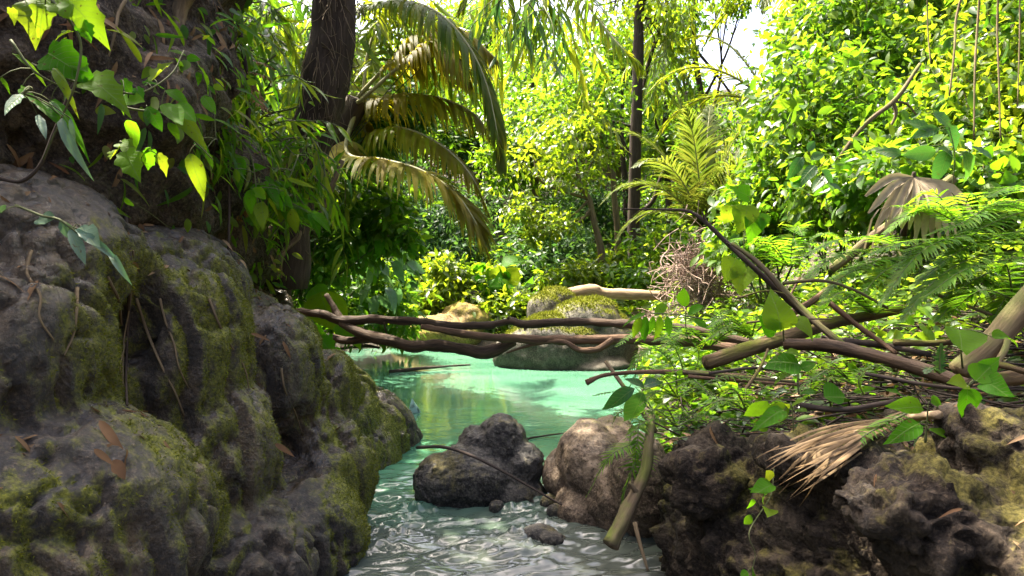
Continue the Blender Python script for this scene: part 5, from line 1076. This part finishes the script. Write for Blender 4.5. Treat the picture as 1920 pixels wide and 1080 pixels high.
mb = MB(); tube(mb, [hl(1760, 778, .03, 2.5), b0, hl(1600, 812, .05)], [.014, .016, .008], 7, None, .1); part("stalk", mb, M['bk_pale'], t)

# ferns
FG = "ferns on the right bank"
def fern(label, fr, n=34, pl=.12, pw=.013, mat='lf_fern', group=FG, droop=.35, a0=78):
    b0 = at(*fr[0][0]); t = thing("fern", label, "fern", b0, group)
    for f in fr:
        P = pp(f); L_ = np.linalg.norm(np.diff(np.array(P), axis=0), axis=1).sum()
        lf, st = MB(), MB(); frond(lf, st, P, max(14, int(n * L_ / .6)), pl * min(1.3, L_ / .5 + .25), pw, .06, droop, a0, 40, (.004, .0012), 3, .1, .62)
        o = part("frond", st, M['stem'], t); sub("pinnae", lf, M[mat], o, "stuff")
    return t
def rfr(bx, by, d, n, ln, x_bias=-1):
    r_ = []
    for k in range(n):
        a = R.uniform(-2.7, -.2) if k % 2 else R.uniform(-3.3, -2.2); l_ = ln * R.uniform(.7, 1.2)
        ex, ey = bx + math.cos(a) * l_, by + math.sin(a) * l_ * .55
        r_.append([(bx, by, d), ((bx + ex) / 2, (by + ey) / 2 - l_ * .16, d - R.uniform(-.05, .2)), (ex, ey + l_ * .2, d - R.uniform(-.1, .35))])
    return r_
fern("large fern at the right edge with fronds over the dead fan leaf", [[(1945, 370, 3.5), (1850, 385, 3.35), (1760, 388, 3.25), (1678, 386, 3.2)], [(1945, 390, 3.5), (1880, 410, 3.3), (1820, 440, 3.2), (1775, 478, 3.15)], [(1945, 400, 3.5), (1870, 385, 3.3), (1800, 420, 3.2), (1740, 440, 3.2)], [(1945, 360, 3.5), (1900, 350, 3.3), (1850, 370, 3.2)]])
fern("broad fern spreading left below the fan leaf", [[(1945, 450, 3.3), (1830, 440, 3.15), (1730, 470, 3.05), (1650, 570, 3.0)], [(1945, 470, 3.3), (1840, 480, 3.1), (1760, 520, 3.0), (1690, 600, 2.95)], [(1945, 460, 3.3), (1840, 455, 3.2), (1720, 450, 3.1), (1620, 480, 3.05)], [(1945, 500, 3.2), (1880, 500, 3.05), (1810, 540, 2.95), (1760, 600, 2.9)], [(1945, 520, 3.1), (1900, 540, 3.0), (1860, 600, 2.9)], [(1945, 430, 3.3), (1880, 440, 3.2), (1800, 470, 3.1), (1720, 530, 3.05)], [(1945, 480, 3.2), (1870, 490, 3.0), (1800, 510, 2.95), (1730, 560, 2.9)]], 40, .14)
fern("fern in front of the leaning log left of the fan leaf", [[(1700, 470, 3.7), (1620, 468, 3.6), (1550, 490, 3.5), (1498, 540, 3.45)], [(1700, 480, 3.7), (1640, 490, 3.6), (1580, 520, 3.5), (1540, 560, 3.45)], [(1700, 465, 3.7), (1640, 445, 3.6), (1570, 450, 3.55), (1510, 480, 3.5)], [(1690, 490, 3.6), (1650, 515, 3.5), (1610, 560, 3.4)]], 36, .11)
fern("shaded fern at the right edge beside the tan log", rfr(1900, 560, 2.95, 7, 150), 30, .10)
fern("fern growing behind the mossy log in the middle of the heap", rfr(1640, 590, 3.45, 7, 130), 30, .09)
fern("fern on the right slope above the broad fern", rfr(1800, 420, 3.9, 8, 160), 32, .11)
fern("fern clump between the heap and the lime thicket", rfr(1480, 500, 4.2, 8, 150), 30, .10)
fern("bright backlit fern at the water edge below the driftwood", [[(1285, 725, 3.9), (1250, 670, 3.9), (1215, 655, 3.85), (1172, 705, 3.8)], [(1285, 725, 3.9), (1240, 700, 3.85), (1205, 690, 3.8), (1180, 725, 3.8)], [(1290, 725, 3.9), (1270, 660, 3.9), (1250, 635, 3.9), (1225, 640, 3.9)], [(1290, 725, 3.9), (1310, 670, 3.9), (1300, 640, 3.9)]], 44, .12)
fern("small fern with a frond pointing left over the water", [[(1225, 770, 3.3), (1185, 745, 3.3), (1150, 735, 3.3), (1112, 742, 3.25)], [(1225, 775, 3.3), (1190, 765, 3.25), (1160, 775, 3.2), (1148, 795, 3.2)], [(1225, 770, 3.3), (1205, 740, 3.3), (1180, 715, 3.3)]], 36, .075, .010)
fern("fern hanging down over the tan boulder", [[(1215, 830, 2.95), (1180, 835, 2.9), (1140, 860, 2.85), (1100, 930, 2.85)], [(1215, 840, 2.95), (1190, 870, 2.85), (1175, 910, 2.85), (1165, 945, 2.85)], [(1215, 800, 2.95), (1200, 790, 2.9), (1195, 830, 2.85), (1190, 870, 2.85)], [(1220, 850, 2.95), (1205, 880, 2.85), (1190, 930, 2.85)], [(1215, 810, 2.95), (1190, 800, 2.9), (1180, 830, 2.9)]], 40, .085, .011)
fern("arching fern frond pair on the bank under the mossy log", [[(1300, 735, 2.85), (1350, 708, 2.85), (1410, 712, 2.8), (1455, 745, 2.75)], [(1290, 775, 2.7), (1350, 752, 2.65), (1410, 755, 2.6), (1445, 785, 2.6)], [(1330, 740, 2.8), (1300, 715, 2.85), (1260, 730, 2.85)]], 30, .07, .012)
fern("small upright fern leaf in front of the thick dark log", [[(1762, 700, 2.45), (1762, 672, 2.45), (1765, 645, 2.45)], [(1762, 700, 2.45), (1745, 690, 2.42), (1735, 700, 2.4)]], 40, .07, .011, 'lf_dark')
fern("little yellow-green fern on the ledge beside the dry palm strips", [[(1700, 775, 2.2), (1650, 800, 2.15), (1610, 825, 2.1), (1575, 865, 2.05)], [(1690, 785, 2.2), (1660, 790, 2.15), (1625, 800, 2.15)], [(1620, 740, 2.4), (1610, 715, 2.4), (1625, 690, 2.4)]], 36, .055, .010)
fern("dark fern low between the hanging log and the ledge", rfr(1270, 800, 2.75, 6, 90), 30, .06, .009)

fern("low fern by the compound-leaved sprig at the driftwood end", rfr(1330, 650, 3.7, 7, 110), 30, .08)
fern("low fern just behind the broken end of the mossy log", rfr(1410, 630, 3.6, 7, 110), 30, .08)
fern("fern tuft at the water edge right of the pool boulder", rfr(1255, 640, 4.3, 7, 90), 34, .08)
fern("fern tuft above the tan boulder", rfr(1270, 745, 3.2, 7, 90), 32, .06, .010)
fern("fern tuft in the shade below the straight sticks", rfr(1400, 770, 2.7, 6, 90), 30, .05, .010)
fern("fern tuft beside the two wide leaves", rfr(1600, 720, 2.75, 6, 100), 30, .06, .010)
# seedlings and broad-leaved plants of the right bank
SG = "broad-leaved seedlings on the right bank"
HT = ("heart", T_HEART); OV = ("oval", T_OVALH)
def plant(label, stem, leaves, T=OV, mat='lf_big', wid=1.0, r=.004): return sprig(label, stem, leaves, mat, T, "seedling", SG, wid, r, "plant", 'stem', .03)
plant("seedling with one big heart-shaped leaf low at the right", [(1800, 800, 2.0), (1805, 760, 2.0), (1815, 725, 2.0)], [(1814, 728, 1816, 790, 1.98, 1.1), (1812, 720, 1785, 712, 2.0, .8), (1845, 715, 1880, 728, 2.0, .9), (1830, 715, 1860, 685, 2.0, 1.2), (1840, 700, 1875, 672, 2.02, .9)], HT)
plant("rounded pale green leaf standing above the mossy log", [(1470, 640, 3.0), (1468, 615, 2.98), (1465, 595, 2.95)], [(1462, 618, 1468, 560, 2.92, 1.25), (1490, 598, 1530, 612, 2.95, 1.2), (1455, 622, 1430, 595, 2.95, .9)], HT)
plant("three-leaved bright seedling in front of the thick dark log", [(1498, 740, 2.55), (1496, 710, 2.55), (1500, 685, 2.55)], [(1500, 685, 1452, 665, 2.5, 1.6), (1500, 692, 1528, 680, 2.5, 1.6), (1495, 690, 1452, 702, 2.5, .9), (1500, 665, 1480, 655, 2.52)], OV)
plant("low seedling with a ragged leaf left of the ledge top", [(1490, 850, 2.35), (1488, 800, 2.35), (1485, 760, 2.35)], [(1440, 752, 1402, 796, 2.3, 1.1), (1478, 762, 1432, 788, 2.32, 1.0), (1484, 762, 1505, 745, 2.32, 1.4), (1490, 770, 1512, 772, 2.32, 1.2), (1470, 770, 1440, 768, 2.3), (1482, 758, 1462, 772, 2.3)], OV)
plant("two wide leaves in the middle of the bank", [(1560, 770, 2.55), (1555, 750, 2.5), (1550, 740, 2.5)], [(1545, 745, 1588, 745, 2.45, 1.8), (1530, 735, 1500, 730, 2.5, 1.2), (1600, 735, 1640, 728, 2.5, .8), (1660, 732, 1735, 735, 2.45, .5)], OV)
plant("single heart leaf beside the tan log", [(1805, 690, 2.45), (1802, 660, 2.42), (1800, 618, 2.4)], [(1798, 618, 1806, 662, 2.38, 1.15), (1860, 632, 1925, 620, 2.3, .5)], HT)
plant("small glossy seedling at the ledge corner", [(1735, 830, 2.1), (1738, 790, 2.1), (1740, 760, 2.1)], [(1725, 795, 1690, 802, 2.08, 1.2), (1730, 765, 1700, 755, 2.1, 1.1), (1745, 755, 1770, 765, 2.1, 1.2), (1740, 805, 1800, 820, 2.08, .5)], OV)
plant("little plant with small leaves and a trailing vine on the ledge face", [(1455, 850, 2.2), (1450, 890, 2.12), (1445, 930, 2.08), (1410, 985, 2.02), (1405, 1010, 2.0), (1416, 1040, 2.0), (1405, 1085, 2.0)], [(1450, 910, 1432, 905, 2.05, 1.4), (1445, 915, 1420, 918, 2.05, 1.0), (1440, 925, 1418, 930, 2.05), (1410, 935, 1412, 958, 2.03, 1.6), (1440, 955, 1446, 945, 2.03, 1.8), (1408, 965, 1395, 988, 2.03, 1.2), (1402, 1072, 1390, 1080, 1.98, 1.5), (1410, 1070, 1425, 1074, 1.98, 1.5), (1445, 900, 1440, 880, 2.08, 1.6)], OV, r=.0022)
plant("twig with large drooping dark leaves over the water edge", [(1330, 698, 3.0), (1265, 715, 3.0), (1205, 732, 2.98)], [(1205, 735, 1182, 796, 2.92, 1.25), (1190, 728, 1136, 762, 2.92, .85), (1208, 728, 1190, 705, 2.95, 1.0), (1208, 725, 1240, 705, 2.95, 1.2)], OV, 'lf_wide')
plant("compound-leaved sprig hanging in front of the driftwood end", [(1330, 600, 3.4), (1270, 590, 3.4), (1225, 588, 3.4), (1175, 596, 3.4)], [(1200, 592, 1186, 632, 3.38, .8), (1212, 592, 1204, 640, 3.38, .8), (1224, 592, 1218, 638, 3.38, .8), (1236, 592, 1236, 634, 3.38, .8), (1250, 592, 1258, 630, 3.38, .8), (1210, 588, 1172, 598, 3.38, .5)], OV)
plant("bright standing leaves behind the compound-leaved sprig", [(1290, 640, 3.7), (1285, 600, 3.7), (1290, 560, 3.7)], [(1284, 575, 1286, 540, 3.68, 1.3), (1250, 570, 1225, 590, 3.68, 1.4), (1290, 590, 1320, 575, 3.68, 1.3), (1300, 600, 1335, 605, 3.68, 1.2)], OV)
plant("big heart leaves hanging in front of the lime thicket", [(1420, 560, 3.8), (1400, 500, 3.8), (1395, 440, 3.8), (1410, 400, 3.8)], [(1380, 485, 1362, 525, 3.75, 1.1), (1395, 500, 1385, 535, 3.75, 1.1), (1370, 385, 1362, 420, 3.8, 1.2), (1402, 385, 1396, 420, 3.8, 1.2), (1412, 405, 1418, 440, 3.8, 1.2), (1425, 400, 1432, 425, 3.8, 1.2), (1405, 370, 1390, 350, 3.8, 1.2)], HT)
plant("tall plant with big dark leaves in front of the vine thicket at the upper right", [(1770, 420, 4.4), (1785, 350, 4.3), (1790, 290, 4.2), (1780, 240, 4.2)], [(1750, 212, 1790, 235, 4.2, 1.4), (1760, 240, 1715, 252, 4.2, .9), (1770, 240, 1815, 275, 4.2, 1.3), (1820, 275, 1862, 300, 4.2, 1.0), (1805, 285, 1840, 330, 4.2, 1.2), (1780, 280, 1760, 330, 4.2, 1.0), (1755, 285, 1700, 290, 4.2, 1.0), (1745, 250, 1720, 215, 4.2), (1790, 300, 1770, 270, 4.2, 1.2), (1690, 290, 1660, 275, 4.25, 1.2)], OV, 'lf_wide')
plant("cluster of dark leaves in front of the sunlit thicket", [(1560, 420, 4.8), (1545, 360, 4.7), (1530, 310, 4.7)], [(1505, 295, 1480, 320, 4.7, 1.2), (1520, 300, 1548, 290, 4.7, 1.2), (1540, 320, 1570, 345, 4.7, 1.2), (1530, 310, 1500, 335, 4.7, 1.2), (1545, 330, 1520, 360, 4.7, 1.2), (1515, 285, 1530, 265, 4.7, 1.2), (1555, 345, 1590, 350, 4.7)], OV, 'lf_wide')

# lianas hanging at the right
for k, (lab, pth, r) in enumerate((("pale liana hanging second from the right edge", [(1872, -20, 5.6), (1870, 60, 5.6), (1873, 150, 5.5), (1876, 265, 5.4)], .008), ("pair of twisted lianas hanging over the thicket", [(1838, -20, 5.6), (1832, 60, 5.6), (1828, 130, 5.5), (1826, 260, 5.4)], .009), ("yellowish liana with a bend left of the twisted pair", [(1806, -20, 5.8), (1792, 40, 5.8), (1790, 90, 5.7), (1780, 180, 5.6)], .01), ("thin straight liana nearest the right edge", [(1912, -20, 5.4), (1912, 60, 5.4), (1908, 200, 5.3)], .006), ("thin liana hanging left of all the others", [(1738, -20, 5.9), (1740, 60, 5.9), (1745, 120, 5.8)], .006))):
    stick(lab, pth, [r, r, r * .7], 'bk_tan', "liana", "lianas at the upper right", .1, 6, cat="vine")
stick("grey dead stick leaning through the vine thicket", [(1570, 300, 6.0), (1620, 235, 6.0), (1680, 185, 6.0), (1725, 120, 6.1)], [.016, .02, .02, .016], 'bk_grey', "branch", None, .1, 7, [([(1675, 190, 6.0), (1680, 215, 6.0), (1668, 240, 6.0)], [.02, .01]), ([(1675, 190, 6.0), (1700, 195, 6.0), (1718, 215, 6.0)], [.014, .008])])
print("objects", len(bpy.data.objects), "tris", sum(len(m.loops) - 2 * len(m.polygons) for m in bpy.data.meshes))
